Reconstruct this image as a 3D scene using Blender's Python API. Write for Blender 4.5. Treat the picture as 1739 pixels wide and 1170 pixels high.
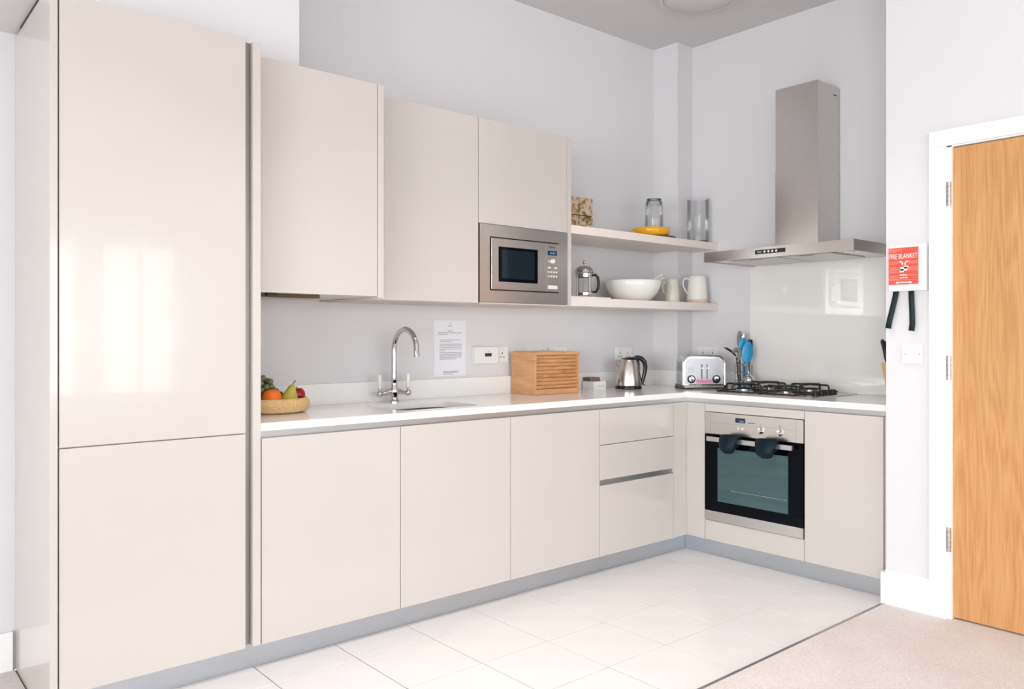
import bpy, bmesh, math, random
from mathutils import Vector, Matrix
random.seed(7)
R = math.radians
for o in list(bpy.data.objects): bpy.data.objects.remove(o, do_unlink=True)
sc = bpy.context.scene
COL = sc.collection

# ------------------------------------------------------------------ camera
cam = bpy.data.objects.new('camera', bpy.data.cameras.new('camera')); COL.objects.link(cam)
cam.location = (-3.6134, -2.8378, 1.2272)
cam.rotation_euler = (R(90), 0, -R(40.476))
cam.data.sensor_width = 36.0
cam.data.lens = 1363.59 / 1739 * 36.0
cam.data.shift_y = -0.00828
cam.data.clip_start = 0.05
sc.camera = cam

# ------------------------------------------------------------------ light
W = bpy.data.worlds.new('World'); sc.world = W; W.use_nodes = True
bg = W.node_tree.nodes['Background']
bg.inputs[0].default_value = (0.86, 0.93, 1.0, 1); bg.inputs[1].default_value = 1.2
P_REAR, P_REAR2, P_LEFT = 10.0, 11.0, 28.5
P_FILL = 3.1  # watts of each added ceiling fill lamp
def area(name, loc, rot, sx, sy, watts, col):
    L = bpy.data.lights.new(name, 'AREA'); L.shape = 'RECTANGLE'; L.size = sx; L.size_y = sy
    L.energy = watts; L.color = col
    o = bpy.data.objects.new(name, L); COL.objects.link(o); o.location = loc; o.rotation_euler = rot
    return o
REAR_WIN = [(-7.7, -5.7), (-5.1, -3.1), (-2.75, -1.25), (-1.05, -0.06)]      # x ranges of the openings in the rear wall (y = -8)
LEFT_WIN = [(-7.4, -5.2), (-4.4, -1.9)]                          # y ranges of the openings in the left wall (x = -8.5)
WZ0, WZ1 = 0.45, 2.42
LZ0, LZ1 = 0.06, 2.30                                          # floor-length left windows
TILT = 16.0                                                      # sky light falls downwards through the glass
def daylight(name, centre, z0, z1, w, rz, power, col, n):
    h = (z1-z0)/n
    for k in range(n):
        o = area(name, (centre[0], centre[1], z0+h*(k+0.5)), (R(90-TILT), 0, R(rz)), w, h/math.cos(R(TILT)), power*w*(z1-z0)/n, col)
        o.data.spread = R(150)
for a, b in REAR_WIN: daylight('daylight_rear', ((a+b)/2, -8.42), WZ0, WZ1, b-a, 0, P_REAR if a < -3 else P_REAR2, (1.0, 0.99, 0.98), 2)
for a, b in LEFT_WIN: daylight('daylight_left', (-8.92, (a+b)/2), LZ0, LZ1, b-a, -90, P_LEFT, (0.985, 0.99, 1.0), 3)
sc.view_settings.view_transform = 'Standard'
sc.view_settings.look = 'None'
sc.view_settings.exposure = 0.61
sc.view_settings.gamma = 1.0
sc.view_settings.use_curve_mapping = False

# ------------------------------------------------------------------ materials
M = {}
def lin(c): return tuple(((v/255)/12.92 if v/255 <= 0.04045 else ((v/255+0.055)/1.055)**2.4) for v in c)
def mat(name, rgb, rough=0.5, metal=0.0, spec=0.5, coat=0.0, noise=0.0, nscale=8.0, bump=0.0, bscale=60.0, stretch=None, emit=0.0):
    m = bpy.data.materials.new(name); m.use_nodes = True
    nt = m.node_tree; N = nt.nodes; L = nt.links; b = N['Principled BSDF']
    col = lin(rgb)
    b.inputs['Roughness'].default_value = rough; b.inputs['Metallic'].default_value = metal
    b.inputs['Specular IOR Level'].default_value = spec
    b.inputs['Coat Weight'].default_value = coat; b.inputs['Coat Roughness'].default_value = 0.03
    b.inputs['Base Color'].default_value = (*col, 1)
    tc = N.new('ShaderNodeTexCoord'); mp = N.new('ShaderNodeMapping')
    L.new(tc.outputs['Object'], mp.inputs['Vector'])
    if stretch: mp.inputs['Scale'].default_value = stretch
    if noise > 0:
        n = N.new('ShaderNodeTexNoise'); n.inputs['Scale'].default_value = nscale; n.inputs['Detail'].default_value = 4
        L.new(mp.outputs[0], n.inputs['Vector'])
        r = N.new('ShaderNodeValToRGB')
        r.color_ramp.elements[0].position = 0.3; r.color_ramp.elements[1].position = 0.7
        r.color_ramp.elements[0].color = (*[max(0, v*(1-noise)) for v in col], 1)
        r.color_ramp.elements[1].color = (*[min(1, v*(1+noise)) for v in col], 1)
        L.new(n.outputs['Fac'], r.inputs[0]); L.new(r.outputs[0], b.inputs['Base Color'])
    if bump > 0:
        n2 = N.new('ShaderNodeTexNoise'); n2.inputs['Scale'].default_value = bscale; n2.inputs['Detail'].default_value = 3
        L.new(mp.outputs[0], n2.inputs['Vector'])
        bp = N.new('ShaderNodeBump'); bp.inputs['Strength'].default_value = bump; bp.inputs['Distance'].default_value = 0.002
        L.new(n2.outputs['Fac'], bp.inputs['Height']); L.new(bp.outputs[0], b.inputs['Normal'])
    if emit > 0:
        b.inputs['Emission Color'].default_value = (*col, 1); b.inputs['Emission Strength'].default_value = emit
    M[name] = m
    return m
mat('cabinet', (203, 196, 191), 0.19, spec=0.45, coat=0.25, noise=0.012, nscale=2)
mat('carcass', (214, 203, 195), 0.45)
mat('shelf', (236, 225, 218), 0.35, noise=0.01, nscale=3)
mat('wall', (223, 221, 224), 0.85, noise=0.012, nscale=1.5, bump=0.08, bscale=90)
mat('ceiling', (216, 213, 213), 0.9, noise=0.01, nscale=2, bump=0.05, bscale=60)
mat('white_paint', (246, 246, 247), 0.4, noise=0.01, nscale=4)
mat('worktop', (246, 244, 242), 0.13, spec=0.5, noise=0.015, nscale=40)
mat('upstand', (242, 241, 240), 0.25, noise=0.01, nscale=40)
mat('glass_splash', (238, 236, 233), 0.03, spec=0.5, coat=0.3)
mat('alu', (190, 190, 190), 0.33, metal=0.9, noise=0.04, nscale=30, stretch=(1, 1, 30))
mat('alu_plinth', (186, 190, 196), 0.30, metal=0.85, noise=0.03, nscale=20, stretch=(1, 1, 25))
mat('alu_dark', (150, 146, 144), 0.35, metal=0.9, noise=0.03, nscale=20)
mat('steel', (202, 198, 194), 0.27, metal=1.0, noise=0.05, nscale=14, stretch=(1, 1, 40), bump=0.03, bscale=60)
mat('steel_v', (204, 200, 196), 0.25, metal=1.0, noise=0.06, nscale=14, stretch=(30, 30, 1), bump=0.03, bscale=60)
mat('toaster_face', (176, 176, 180), 0.38, metal=0.9, noise=0.03, nscale=10)
mat('chrome', (205, 205, 209), 0.06, metal=1.0, noise=0.01, nscale=3)
mat('sink_steel', (120, 120, 122), 0.3, metal=1.0, noise=0.03, nscale=10)
mat('black_glass', (2, 6, 12), 0.05, spec=0.1)
mat('oven_glass', (66, 92, 94), 0.06, spec=0.3, noise=0.12, nscale=5, stretch=(1, 1, 6))
mat('mw_glass', (10, 28, 36), 0.06, spec=0.35)
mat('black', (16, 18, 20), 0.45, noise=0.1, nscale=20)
mat('black_gloss', (12, 14, 17), 0.2, noise=0.1, nscale=10)
mat('iron', (24, 25, 27), 0.5, noise=0.15, nscale=60, bump=0.1, bscale=200)
mat('display', (20, 34, 62), 0.1, spec=0.5)
mat('digit', (96, 140, 190), 0.3, emit=0.12)
mat('white_plastic', (238, 237, 235), 0.35, noise=0.008, nscale=6)
mat('button', (226, 224, 214), 0.35)
mat('grey_print', (176, 176, 186), 0.7)
mat('dark_print', (85, 80, 80), 0.6)
mat('paper', (236, 236, 242), 0.8, noise=0.01, nscale=12)
mat('ceramic', (238, 236, 230), 0.18, spec=0.5, noise=0.012, nscale=8)
mat('ceramic_cream', (222, 220, 206), 0.25, noise=0.03, nscale=12)
mat('clay', (226, 205, 180), 0.7, noise=0.04, nscale=40)
mat('yellow_enamel', (236, 172, 20), 0.15, spec=0.5, coat=0.3, noise=0.03, nscale=6)
mat('dark_wood', (88, 58, 45), 0.5, noise=0.25, nscale=10, stretch=(1, 14, 14))
mat('cork', (214, 176, 126), 0.85, noise=0.16, nscale=130, bump=0.3, bscale=150)
mat('cork_inside', (128, 104, 88), 0.9, noise=0.16, nscale=130)
mat('orange_peel', (240, 112, 18), 0.4, noise=0.05, nscale=20, bump=0.35, bscale=260)
mat('pear_skin', (186, 178, 70), 0.4, noise=0.18, nscale=22)
mat('apple_skin', (168, 18, 34), 0.25, noise=0.2, nscale=18)
mat('plum_skin', (80, 28, 34), 0.35, noise=0.2, nscale=18)
mat('grape_skin', (120, 124, 88), 0.3, noise=0.16, nscale=30)
mat('stem', (84, 68, 42), 0.7, noise=0.1, nscale=40)
mat('teal_silicone', (3, 26, 36), 0.5, spec=0.2, noise=0.06, nscale=20)
mat('blue_nylon', (16, 148, 196), 0.35, noise=0.04, nscale=12)
mat('grey_nylon', (126, 124, 122), 0.5, noise=0.05, nscale=12)
mat('red_print', (228, 84, 66), 0.5, noise=0.04, nscale=14)
mat('pink_red', (238, 136, 122), 0.6)
mat('pink_label', (214, 130, 168), 0.4, noise=0.05, nscale=20)
mat('strap', (8, 34, 40), 0.7, noise=0.1, nscale=80, bump=0.15, bscale=300)
mat('packet', (132, 112, 96), 0.6, noise=0.1, nscale=60)
mat('grout', (140, 134, 130), 0.9, noise=0.05, nscale=80)
mat('tile', (242, 238, 236), 0.28, spec=0.4, noise=0.025, nscale=7)
mat('chopboard', (236, 234, 226), 0.45)
mat('trans_strip', (176, 176, 178), 0.3, metal=0.8)
mat('door_edge', (120, 90, 60), 0.6)

def wood(name, c1, c2, c3, rough, rings=(0, 5.0, 0.55), fine=(60, 60, 2.2), off=(0, 0.6, 1.3), dist=1.6):
    m = bpy.data.materials.new(name); m.use_nodes = True
    nt = m.node_tree; N = nt.nodes; L = nt.links; b = N['Principled BSDF']
    tc = N.new('ShaderNodeTexCoord')
    mp = N.new('ShaderNodeMapping'); mp.inputs['Scale'].default_value = rings; mp.inputs['Location'].default_value = off
    L.new(tc.outputs['Object'], mp.inputs['Vector'])
    nz = N.new('ShaderNodeTexNoise'); nz.inputs['Scale'].default_value = 1.3; nz.inputs['Detail'].default_value = 3
    L.new(mp.outputs[0], nz.inputs['Vector'])
    w = N.new('ShaderNodeTexWave'); w.wave_type = 'RINGS'; w.rings_direction = 'SPHERICAL'
    w.inputs['Scale'].default_value = 2.2; w.inputs['Distortion'].default_value = dist*2.5; w.inputs['Detail'].default_value = 3; w.inputs['Detail Scale'].default_value = 1.2
    L.new(mp.outputs[0], w.inputs['Vector'])
    mp2 = N.new('ShaderNodeMapping'); mp2.inputs['Scale'].default_value = fine
    L.new(tc.outputs['Object'], mp2.inputs['Vector'])
    n2 = N.new('ShaderNodeTexNoise'); n2.inputs['Scale'].default_value = 1.5; n2.inputs['Detail'].default_value = 5
    L.new(mp2.outputs[0], n2.inputs['Vector'])
    mx = N.new('ShaderNodeMix'); mx.data_type = 'FLOAT'; mx.inputs[0].default_value = 0.5
    L.new(w.outputs['Fac'], mx.inputs[2]); L.new(n2.outputs['Fac'], mx.inputs[3])
    r = N.new('ShaderNodeValToRGB'); e = r.color_ramp.elements
    e[0].position = 0.2; e[0].color = (*lin(c1), 1); e[1].position = 0.8; e[1].color = (*lin(c3), 1)
    x = e.new(0.5); x.color = (*lin(c2), 1)
    L.new(mx.outputs[0], r.inputs[0]); L.new(r.outputs[0], b.inputs['Base Color'])
    b.inputs['Roughness'].default_value = rough
    bp = N.new('ShaderNodeBump'); bp.inputs['Strength'].default_value = 0.12; bp.inputs['Distance'].default_value = 0.001
    L.new(n2.outputs['Fac'], bp.inputs['Height']); L.new(bp.outputs[0], b.inputs['Normal'])
    M[name] = m
def oak(name, c1, c2, c3, nring, vb, vp, vw, amp):
    m = mat(name, c2, 0.42)
    nt = m.node_tree; N = nt.nodes; L = nt.links; b = N['Principled BSDF']
    tc = N.new('ShaderNodeTexCoord')
    def noise(scale, sv, det=3, dist=0.0):
        mp = N.new('ShaderNodeMapping'); mp.inputs['Scale'].default_value = sv; L.new(tc.outputs['Object'], mp.inputs['Vector'])
        n = N.new('ShaderNodeTexNoise'); n.inputs['Scale'].default_value = scale; n.inputs['Detail'].default_value = det; n.inputs['Distortion'].default_value = dist
        L.new(mp.outputs[0], n.inputs['Vector']); return n
    def math_(op, a, b_):
        n = N.new('ShaderNodeMath'); n.operation = op
        for i, v in enumerate((a, b_)):
            if isinstance(v, (int, float)): n.inputs[i].default_value = v
            else: L.new(v, n.inputs[i])
        return n.outputs[0]
    big = noise(1.0, vb, 2)          # broad tongues of figure, elongated along the grain
    rings = math_('PINGPONG', math_('MULTIPLY', big.outputs['Fac'], nring), 1.0)
    pores = noise(1.0, vp, 3)
    broad = noise(1.0, vw, 2)
    v = math_('ADD', math_('MULTIPLY', rings, amp), math_('ADD', math_('MULTIPLY', pores.outputs['Fac'], 0.55), math_('MULTIPLY', broad.outputs['Fac'], 0.40)))
    r = N.new('ShaderNodeValToRGB'); e = r.color_ramp.elements
    e[0].position = 0.36; e[0].color = (*lin(c1), 1); e[1].position = 0.78; e[1].color = (*lin(c3), 1)
    x = e.new(0.55); x.color = (*lin(c2), 1)
    L.new(v, r.inputs[0]); L.new(r.outputs[0], b.inputs['Base Color'])
oak('oak_door', (186, 130, 76), (204, 150, 94), (216, 166, 112), 26.0, (1, 6.0, 0.6), (1, 210, 6.0), (1, 11, 0.5), 0.14)
oak('bin_wood', (198, 142, 96), (213, 160, 114), (224, 176, 130), 12, (4, 3, 9), (5, 8, 160), (2, 3, 14), 0.07)
oak('slat_wood', (172, 114, 68), (202, 148, 100), (216, 166, 118), 20, (5, 30, 30), (10, 160, 160), (4, 20, 24), 0.2)
oak('block_wood', (200, 150, 100), (222, 178, 128), (232, 192, 146), 8, (8, 8, 0.6), (160, 160, 7), (9, 9, .5), 0.08)

def carpet_mat():
    m = mat('carpet', (230, 218, 212), 1.0, spec=0.1)
    nt = m.node_tree; N = nt.nodes; L = nt.links; b = N['Principled BSDF']
    tc = N.new('ShaderNodeTexCoord')
    n = N.new('ShaderNodeTexNoise'); n.inputs['Scale'].default_value = 130; n.inputs['Detail'].default_value = 3
    n3 = N.new('ShaderNodeTexNoise'); n3.inputs['Scale'].default_value = 5; n3.inputs['Detail'].default_value = 2
    L.new(tc.outputs['Object'], n.inputs['Vector']); L.new(tc.outputs['Object'], n3.inputs['Vector'])
    mx = N.new('ShaderNodeMix'); mx.data_type = 'FLOAT'; mx.inputs[0].default_value = 0.25
    L.new(n.outputs['Fac'], mx.inputs[2]); L.new(n3.outputs['Fac'], mx.inputs[3])
    r = N.new('ShaderNodeValToRGB'); e = r.color_ramp.elements
    e[0].position = 0.3; e[0].color = (*lin((212, 202, 197)), 1); e[1].position = 0.7; e[1].color = (*lin((238, 231, 228)), 1)
    L.new(mx.outputs[0], r.inputs[0]); L.new(r.outputs[0], b.inputs['Base Color'])
    bp = N.new('ShaderNodeBump'); bp.inputs['Strength'].default_value = 0.6; bp.inputs['Distance'].default_value = 0.004
    L.new(n.outputs['Fac'], bp.inputs['Height']); L.new(bp.outputs[0], b.inputs['Normal'])
carpet_mat()

def thin_glass(name, tint, refl=1.0):
    m = bpy.data.materials.new(name); m.use_nodes = True
    nt = m.node_tree; N = nt.nodes; L = nt.links
    N.remove(N['Principled BSDF']); out = N['Material Output']
    t = N.new('ShaderNodeBsdfTransparent'); t.inputs[0].default_value = (*tint, 1)
    g = N.new('ShaderNodeBsdfGlossy'); g.inputs['Roughness'].default_value = 0.03
    f = N.new('ShaderNodeFresnel'); f.inputs['IOR'].default_value = 1.45
    mlt = N.new('ShaderNodeMath'); mlt.operation = 'MULTIPLY'; mlt.inputs[1].default_value = refl
    L.new(f.outputs[0], mlt.inputs[0])
    x = N.new('ShaderNodeMixShader'); L.new(mlt.outputs[0], x.inputs[0]); L.new(t.outputs[0], x.inputs[1]); L.new(g.outputs[0], x.inputs[2])
    L.new(x.outputs[0], out.inputs['Surface'])
    M[name] = m
mat('rib_glass', (176, 186, 184), 0.1, spec=0.6)
thin_glass('window_glass', (0.97, 0.985, 0.98), 0.6)
thin_glass('clear_glass', (0.93, 0.935, 0.935), 0.8)
thin_glass('green_glass', (0.80, 0.84, 0.83), 0.9)

def mosaic_mat():
    m = mat('mosaic', (190, 165, 130), 0.6)
    nt = m.node_tree; N = nt.nodes; L = nt.links; b = N['Principled BSDF']
    tc = N.new('ShaderNodeTexCoord'); n = N.new('ShaderNodeTexNoise'); n.inputs['Scale'].default_value = 17; n.inputs['Detail'].default_value = 1.5; n.inputs['Distortion'].default_value = 2.2
    L.new(tc.outputs['Object'], n.inputs['Vector'])
    r = N.new('ShaderNodeValToRGB'); e = r.color_ramp.elements
    e[0].position = 0.32; e[0].color = (*lin((88, 72, 48)), 1)
    e[1].position = 0.72; e[1].color = (*lin((120, 112, 100)), 1)
    for p, c in ((0.42, (176, 146, 84)), (0.5, (206, 178, 160)), (0.6, (214, 196, 176)), (0.66, (160, 136, 76))):
        x = e.new(p); x.color = (*lin(c), 1)
    L.new(n.outputs['Fac'], r.inputs[0]); L.new(r.outputs[0], b.inputs['Base Color'])
mosaic_mat()

# ------------------------------------------------------------------ mesh helpers
def bx(bm, x0, x1, y0, y1, z0, z1, bev=0.0, seg=2):
    vs = [bm.verts.new(v) for v in ((x0,y0,z0),(x1,y0,z0),(x1,y1,z0),(x0,y1,z0),(x0,y0,z1),(x1,y0,z1),(x1,y1,z1),(x0,y1,z1))]
    fs = [bm.faces.new([vs[i] for i in f]) for f in ((0,3,2,1),(4,5,6,7),(0,1,5,4),(1,2,6,5),(2,3,7,6),(3,0,4,7))]
    if bev > 0:
        es = list({e for f in fs for e in f.edges})
        bmesh.ops.bevel(bm, geom=es, offset=bev, segments=seg, affect='EDGES', profile=0.7)
def box(*a, **k):
    bm = bmesh.new(); bx(bm, *a, **k); return bm
def lathe(bm, prof, seg=32, c=(0,0,0), sx=1.0, sy=1.0):
    rings = []
    for r, z in prof:
        if r < 1e-6: rings.append([bm.verts.new((c[0], c[1], c[2]+z))])
        else: rings.append([bm.verts.new((c[0]+sx*r*math.cos(2*math.pi*i/seg), c[1]+sy*r*math.sin(2*math.pi*i/seg), c[2]+z)) for i in range(seg)])
    for a, b in zip(rings, rings[1:]):
        for i in range(seg):
            j = (i+1) % seg
            if len(a) == 1 and len(b) == 1: continue
            if len(a) == 1: bm.faces.new((a[0], b[j], b[i]))
            elif len(b) == 1: bm.faces.new((a[i], a[j], b[0]))
            else: bm.faces.new((a[i], a[j], b[j], b[i]))
def lat(prof, **k):
    bm = bmesh.new(); lathe(bm, prof, **k); return bm
def tube(bm, pts, r, seg=10, flat=1.0, closed=False, up=None):
    P = [Vector(p) for p in pts]; n = len(P)
    rr = r if isinstance(r, (list, tuple)) else [r]*n
    T = []
    for i in range(n):
        a = P[i-1] if (i > 0 or closed) else P[i]; b = P[(i+1) % n] if (i < n-1 or closed) else P[i]
        T.append((b-a).normalized())
    u = Vector(up) if up else (Vector((0,0,1)) if abs(T[0].z) < 0.9 else Vector((1,0,0)))
    u = (u - T[0]*u.dot(T[0])).normalized(); rings = []
    for i in range(n):
        u = (u - T[i]*u.dot(T[i])).normalized(); v = T[i].cross(u)
        rings.append([bm.verts.new(P[i] + rr[i]*(math.cos(2*math.pi*k/seg)*v + flat*math.sin(2*math.pi*k/seg)*u)) for k in range(seg)])
    pairs = list(zip(rings, rings[1:])) + ([(rings[-1], rings[0])] if closed else [])
    for a, b in pairs:
        for k in range(seg):
            bm.faces.new((a[k], a[(k+1)%seg], b[(k+1)%seg], b[k]))
    if not closed:
        bm.faces.new(list(reversed(rings[0]))); bm.faces.new(rings[-1])
def tub(*a, **k):
    bm = bmesh.new(); tube(bm, *a, **k); return bm
def sphere(bm, c, rx, ry=None, rz=None, seg=20, rings=12):
    ry = ry or rx; rz = rz or rx
    prof = [(math.sin(math.pi*i/rings), -math.cos(math.pi*i/rings)) for i in range(rings+1)]
    prof[0] = (0, -1); prof[-1] = (0, 1)
    n0 = len(bm.verts); lathe(bm, prof, seg=seg); bm.verts.ensure_lookup_table()
    for v in list(bm.verts)[n0:]:
        v.co = Vector((c[0]+v.co.x*rx, c[1]+v.co.y*ry, c[2]+v.co.z*rz))
def sph(*a, **k):
    bm = bmesh.new(); sphere(bm, *a, **k); return bm
def prism(bm, pts, z0, z1):
    lo = [bm.verts.new((x, y, z0)) for x, y in pts]; hi = [bm.verts.new((x, y, z1)) for x, y in pts]
    bm.faces.new(list(reversed(lo))); bm.faces.new(hi); n = len(pts)
    for i in range(n): bm.faces.new((lo[i], lo[(i+1)%n], hi[(i+1)%n], hi[i]))
def pri(*a):
    bm = bmesh.new(); prism(bm, *a); return bm
def rrect(x0, x1, y0, y1, r, n=6):
    pts = []
    for cx, cy, a0 in ((x1-r, y0+r, -90), (x1-r, y1-r, 0), (x0+r, y1-r, 90), (x0+r, y0+r, 180)):
        for i in range(n+1):
            a = R(a0 + 90*i/n); pts.append((cx + r*math.cos(a), cy + r*math.sin(a)))
    return pts
def xform(bm, mtx):
    bmesh.ops.transform(bm, matrix=mtx, verts=bm.verts); return bm

def obj(name, bm, m, parent=None, world=True, smooth=False, label=None):
    bmesh.ops.recalc_face_normals(bm, faces=bm.faces)
    if parent is not None and world:
        p = parent
        while p.parent is not None: p = p.parent
        mt = Matrix.Translation(p.location) @ p.rotation_euler.to_matrix().to_4x4()
        bmesh.ops.transform(bm, matrix=mt.inverted(), verts=bm.verts)
    me = bpy.data.meshes.new(name); bm.to_mesh(me); bm.free()
    if smooth:
        for f in me.polygons: f.use_smooth = True
        if smooth != 'all':
            me.set_sharp_from_angle(angle=R(38))
    me.materials.append(M[m])
    o = bpy.data.objects.new(name, me); COL.objects.link(o)
    if parent is not None: o.parent = parent
    if label: o['label'] = label
    return o
def thing(name, label, cat, loc=(0,0,0), rz=0.0, group=None):
    o = bpy.data.objects.new(name, None); COL.objects.link(o); o.empty_display_size = 0.05
    o.location = loc; o.rotation_euler = (0, 0, rz)
    o['label'] = label; o['category'] = cat
    if group: o['group'] = group
    return o
def tag(o, label, cat, group=None):
    o['label'] = label; o['category'] = cat
    if group: o['group'] = group
    return o
def struct(o, label=None, cat=None):
    o['kind'] = 'structure'
    if label: o['label'] = label
    if cat: o['category'] = cat
    return o
def text(name, s, size, mtx, m, parent, ext=0.0004, width=None):
    cu = bpy.data.curves.new(name, 'FONT'); cu.body = s; cu.size = size; cu.extrude = ext; cu.align_x = 'CENTER'; cu.align_y = 'CENTER'
    t = bpy.data.objects.new('tmp', cu); COL.objects.link(t)
    bpy.context.view_layer.update()
    me = bpy.data.meshes.new_from_object(t.evaluated_get(bpy.context.evaluated_depsgraph_get()))
    bpy.data.objects.remove(t, do_unlink=True)
    bm = bmesh.new(); bm.from_mesh(me); bpy.data.meshes.remove(me)
    if width:
        xs = [v.co.x for v in bm.verts]; k = width/(max(xs)-min(xs)); c0 = (max(xs)+min(xs))/2
        for v in bm.verts: v.co.x = (v.co.x-c0)*k
    bmesh.ops.transform(bm, matrix=mtx, verts=bm.verts)
    return obj(name, bm, m, parent)
def face_mtx(origin, right, up):          # local x -> right, y -> up, z -> out of the face
    r = Vector(right).normalized(); u = Vector(up).normalized(); n = r.cross(u)
    return Matrix(((r.x,u.x,n.x,origin[0]),(r.y,u.y,n.y,origin[1]),(r.z,u.z,n.z,origin[2]),(0,0,0,1)))

# ------------------------------------------------------------------ main dimensions
YB = 0.600           # back wall
XR = 0.715           # right wall (hob side)
XD = 0.075           # face of the wall with the door
CZ = 3.12            # ceiling
C = 0.1215           # front plane of the hob run; the long run's front plane is y = 0
ZT, ZB = 0.850, 0.095
WT, WB = 0.906, 0.877
XL, YR = -8.5, -8.0

# ------------------------------------------------------------------ setting
def S(name, bm, m, label, cat='wall', parent=None, **k):
    return struct(obj(name, bm, m, parent, **k), label, cat)
S('wall_back', box(XL-0.2, XR+0.2, YB, YB+0.15, 0, CZ), 'wall', 'pale lilac-grey painted wall behind the long worktop')
S('wall_right', box(XR, XR+0.15, -1.30, YB, 0, CZ), 'wall', 'pale grey painted wall behind the extractor hood')
S('wall_column', box(0.556, XR, 0.405, YB, 0, CZ), 'wall', 'boxed-in corner column between the two kitchen walls', 'column')
bm = box(XL, -2.4015, 0.20, YB, 2.338, CZ); bx(bm, -2.4015, -2.156, 0.20, YB, 2.2815, CZ)
S('wall_bulkhead', bm, 'wall', 'lowered painted bulkhead above the tall cabinet', 'bulkhead')
bm = bmesh.new()
bx(bm, XD, XR, -1.418, -1.154, 0, CZ); bx(bm, XD, XD+0.15, -2.315, -1.418, 2.075, CZ); bx(bm, XD, XD+0.15, YR, -2.315, 0, CZ)
S('wall_side', bm, 'wall', 'pale painted wall with the oak door and fire blanket')
bm = bmesh.new()
edges = [XL-0.2] + [v for ab in REAR_WIN for v in ab] + [XD+0.15]
for i in range(0, len(edges), 2): bx(bm, edges[i], edges[i+1], YR-0.2, YR, 0, CZ)
for a, b in REAR_WIN: bx(bm, a, b, YR-0.2, YR, 0, WZ0); bx(bm, a, b, YR-0.2, YR, WZ1, CZ)
S('wall_rear', bm, 'wall', 'painted wall with four windows behind the viewer')
bm = bmesh.new()
edges = [YR-0.2] + [v for ab in LEFT_WIN for v in ab] + [YB]
for i in range(0, len(edges), 2): bx(bm, XL-0.2, XL, edges[i], edges[i+1], 0, CZ)
for a, b in LEFT_WIN: bx(bm, XL-0.2, XL, a, b, 0, LZ0); bx(bm, XL-0.2, XL, a, b, LZ1, CZ)
S('wall_left', bm, 'wall', 'painted wall with two windows left of the viewer')
S('ceiling', box(XL-0.2, XR+0.2, YR-0.2, YB+0.15, CZ, CZ+0.1), 'ceiling', 'plain off-white painted ceiling', 'ceiling')
n = 0
def window(n, a, b, axis):
    WZ0, WZ1 = (globals()['WZ0'], globals()['WZ1']) if axis == 'x' else (LZ0, LZ1)
    w = struct(bpy.data.objects.new('window_%d' % n, None)); COL.objects.link(w)
    w['label'] = ['', 'white framed rear window nearest the left wall', 'white framed rear window second from the left wall', 'white framed rear window third from the left wall', 'white framed rear window beside the wall with the oak door', 'floor-length left window nearest the rear wall', 'floor-length left window nearest the kitchen'][n]; w['category'] = 'window'
    def bar(nm, u0, u1, z0, z1, d0=-0.13, d1=-0.07, m='white_paint'):
        if axis == 'x': return obj(nm, box(u0, u1, YR+d0, YR+d1, z0, z1), m, w)
        return obj(nm, box(XL+d0, XL+d1, u0, u1, z0, z1), m, w)
    bar('frame', a, a+0.06, WZ0, WZ1); bar('frame', b-0.06, b, WZ0, WZ1)
    bar('frame', a, b, WZ0, WZ0+0.06); bar('frame', a, b, WZ1-0.06, WZ1)
    k = max(1, round((b-a)/0.62))
    for i in range(1, k): u = a+(b-a)*i/k; bar('mullion', u-0.03, u+0.03, WZ0+0.06, WZ1-0.06)
    bar('pane', a+0.06, b-0.06, WZ0+0.06, WZ1-0.06, -0.102, -0.098, 'window_glass')
    bar('sill', a-0.03, b+0.03, WZ0-0.03, WZ0, -0.19, 0.04)
for a, b in REAR_WIN: n += 1; window(n, a, b, 'x')
for a, b in LEFT_WIN: n += 1; window(n, a, b, 'y')

# floor: screed under square tiles, carpet beyond
fl = S('floor', box(-3.09, XR, -1.135, YB, -0.05, -0.0035), 'grout', 'kitchen floor of large square cream tiles', 'floor')
def steps(o, p, lo, hi):
    v = [lo]; k = math.ceil((lo-o)/p + 1e-6)
    while o+k*p < hi-1e-6: v.append(o+k*p); k += 1
    return v+[hi]
txs = steps(-0.408, 0.3333, -3.09, C+0.07); tys = steps(-0.472, 0.3333, -1.133, 0.07)
tile_mesh = {}
for i in range(len(txs)-1):
    for j in range(len(tys)-1):
        w, h = round(txs[i+1]-txs[i], 3), round(tys[j+1]-tys[j], 3)
        if w < 0.02 or h < 0.02: continue
        if (w, h) not in tile_mesh:
            t = obj('floor_tile', box(0.0018, w-0.0018, 0.0018, h-0.0018, -0.02, 0.0, bev=0.0012, seg=1), 'tile', fl, world=False)
            tile_mesh[(w, h)] = t.data
        else:
            t = bpy.data.objects.new('floor_tile', tile_mesh[(w, h)]); COL.objects.link(t); t.parent = fl
        t.location = (txs[i], tys[j], random.uniform(-0.0004, 0.0004))
bm = bmesh.new(); bx(bm, XL, XD+0.16, YR, -1.150, -0.05, 0.006); bx(bm, XL, -3.09, -1.150, YB, -0.05, 0.004)
S('floor_carpet', bm, 'carpet', 'beige short-pile carpet in front of the tiles', 'carpet')
bm = bmesh.new()
for y0, z in ((-1.1335, 0.002), (-1.137, 0.0045), (-1.142, 0.007), (-1.147, 0.0075)):
    bx(bm, -3.09, 0.07, y0-0.006, y0, -0.004, z)
S('trim_1', bm, 'trans_strip', 'thin metal threshold strip between tiles and carpet', 'threshold strip')
bm = box(XD-0.018, XD, -1.347, -1.154, 0.0, 0.15, bev=0.003); bx(bm, XD-0.018, C+0.05, -1.154, -1.136, 0.0, 0.15, bev=0.003)
bx(bm, XD-0.012, XD, -1.347, -1.154, 0.15, 0.162, bev=0.003)
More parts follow.
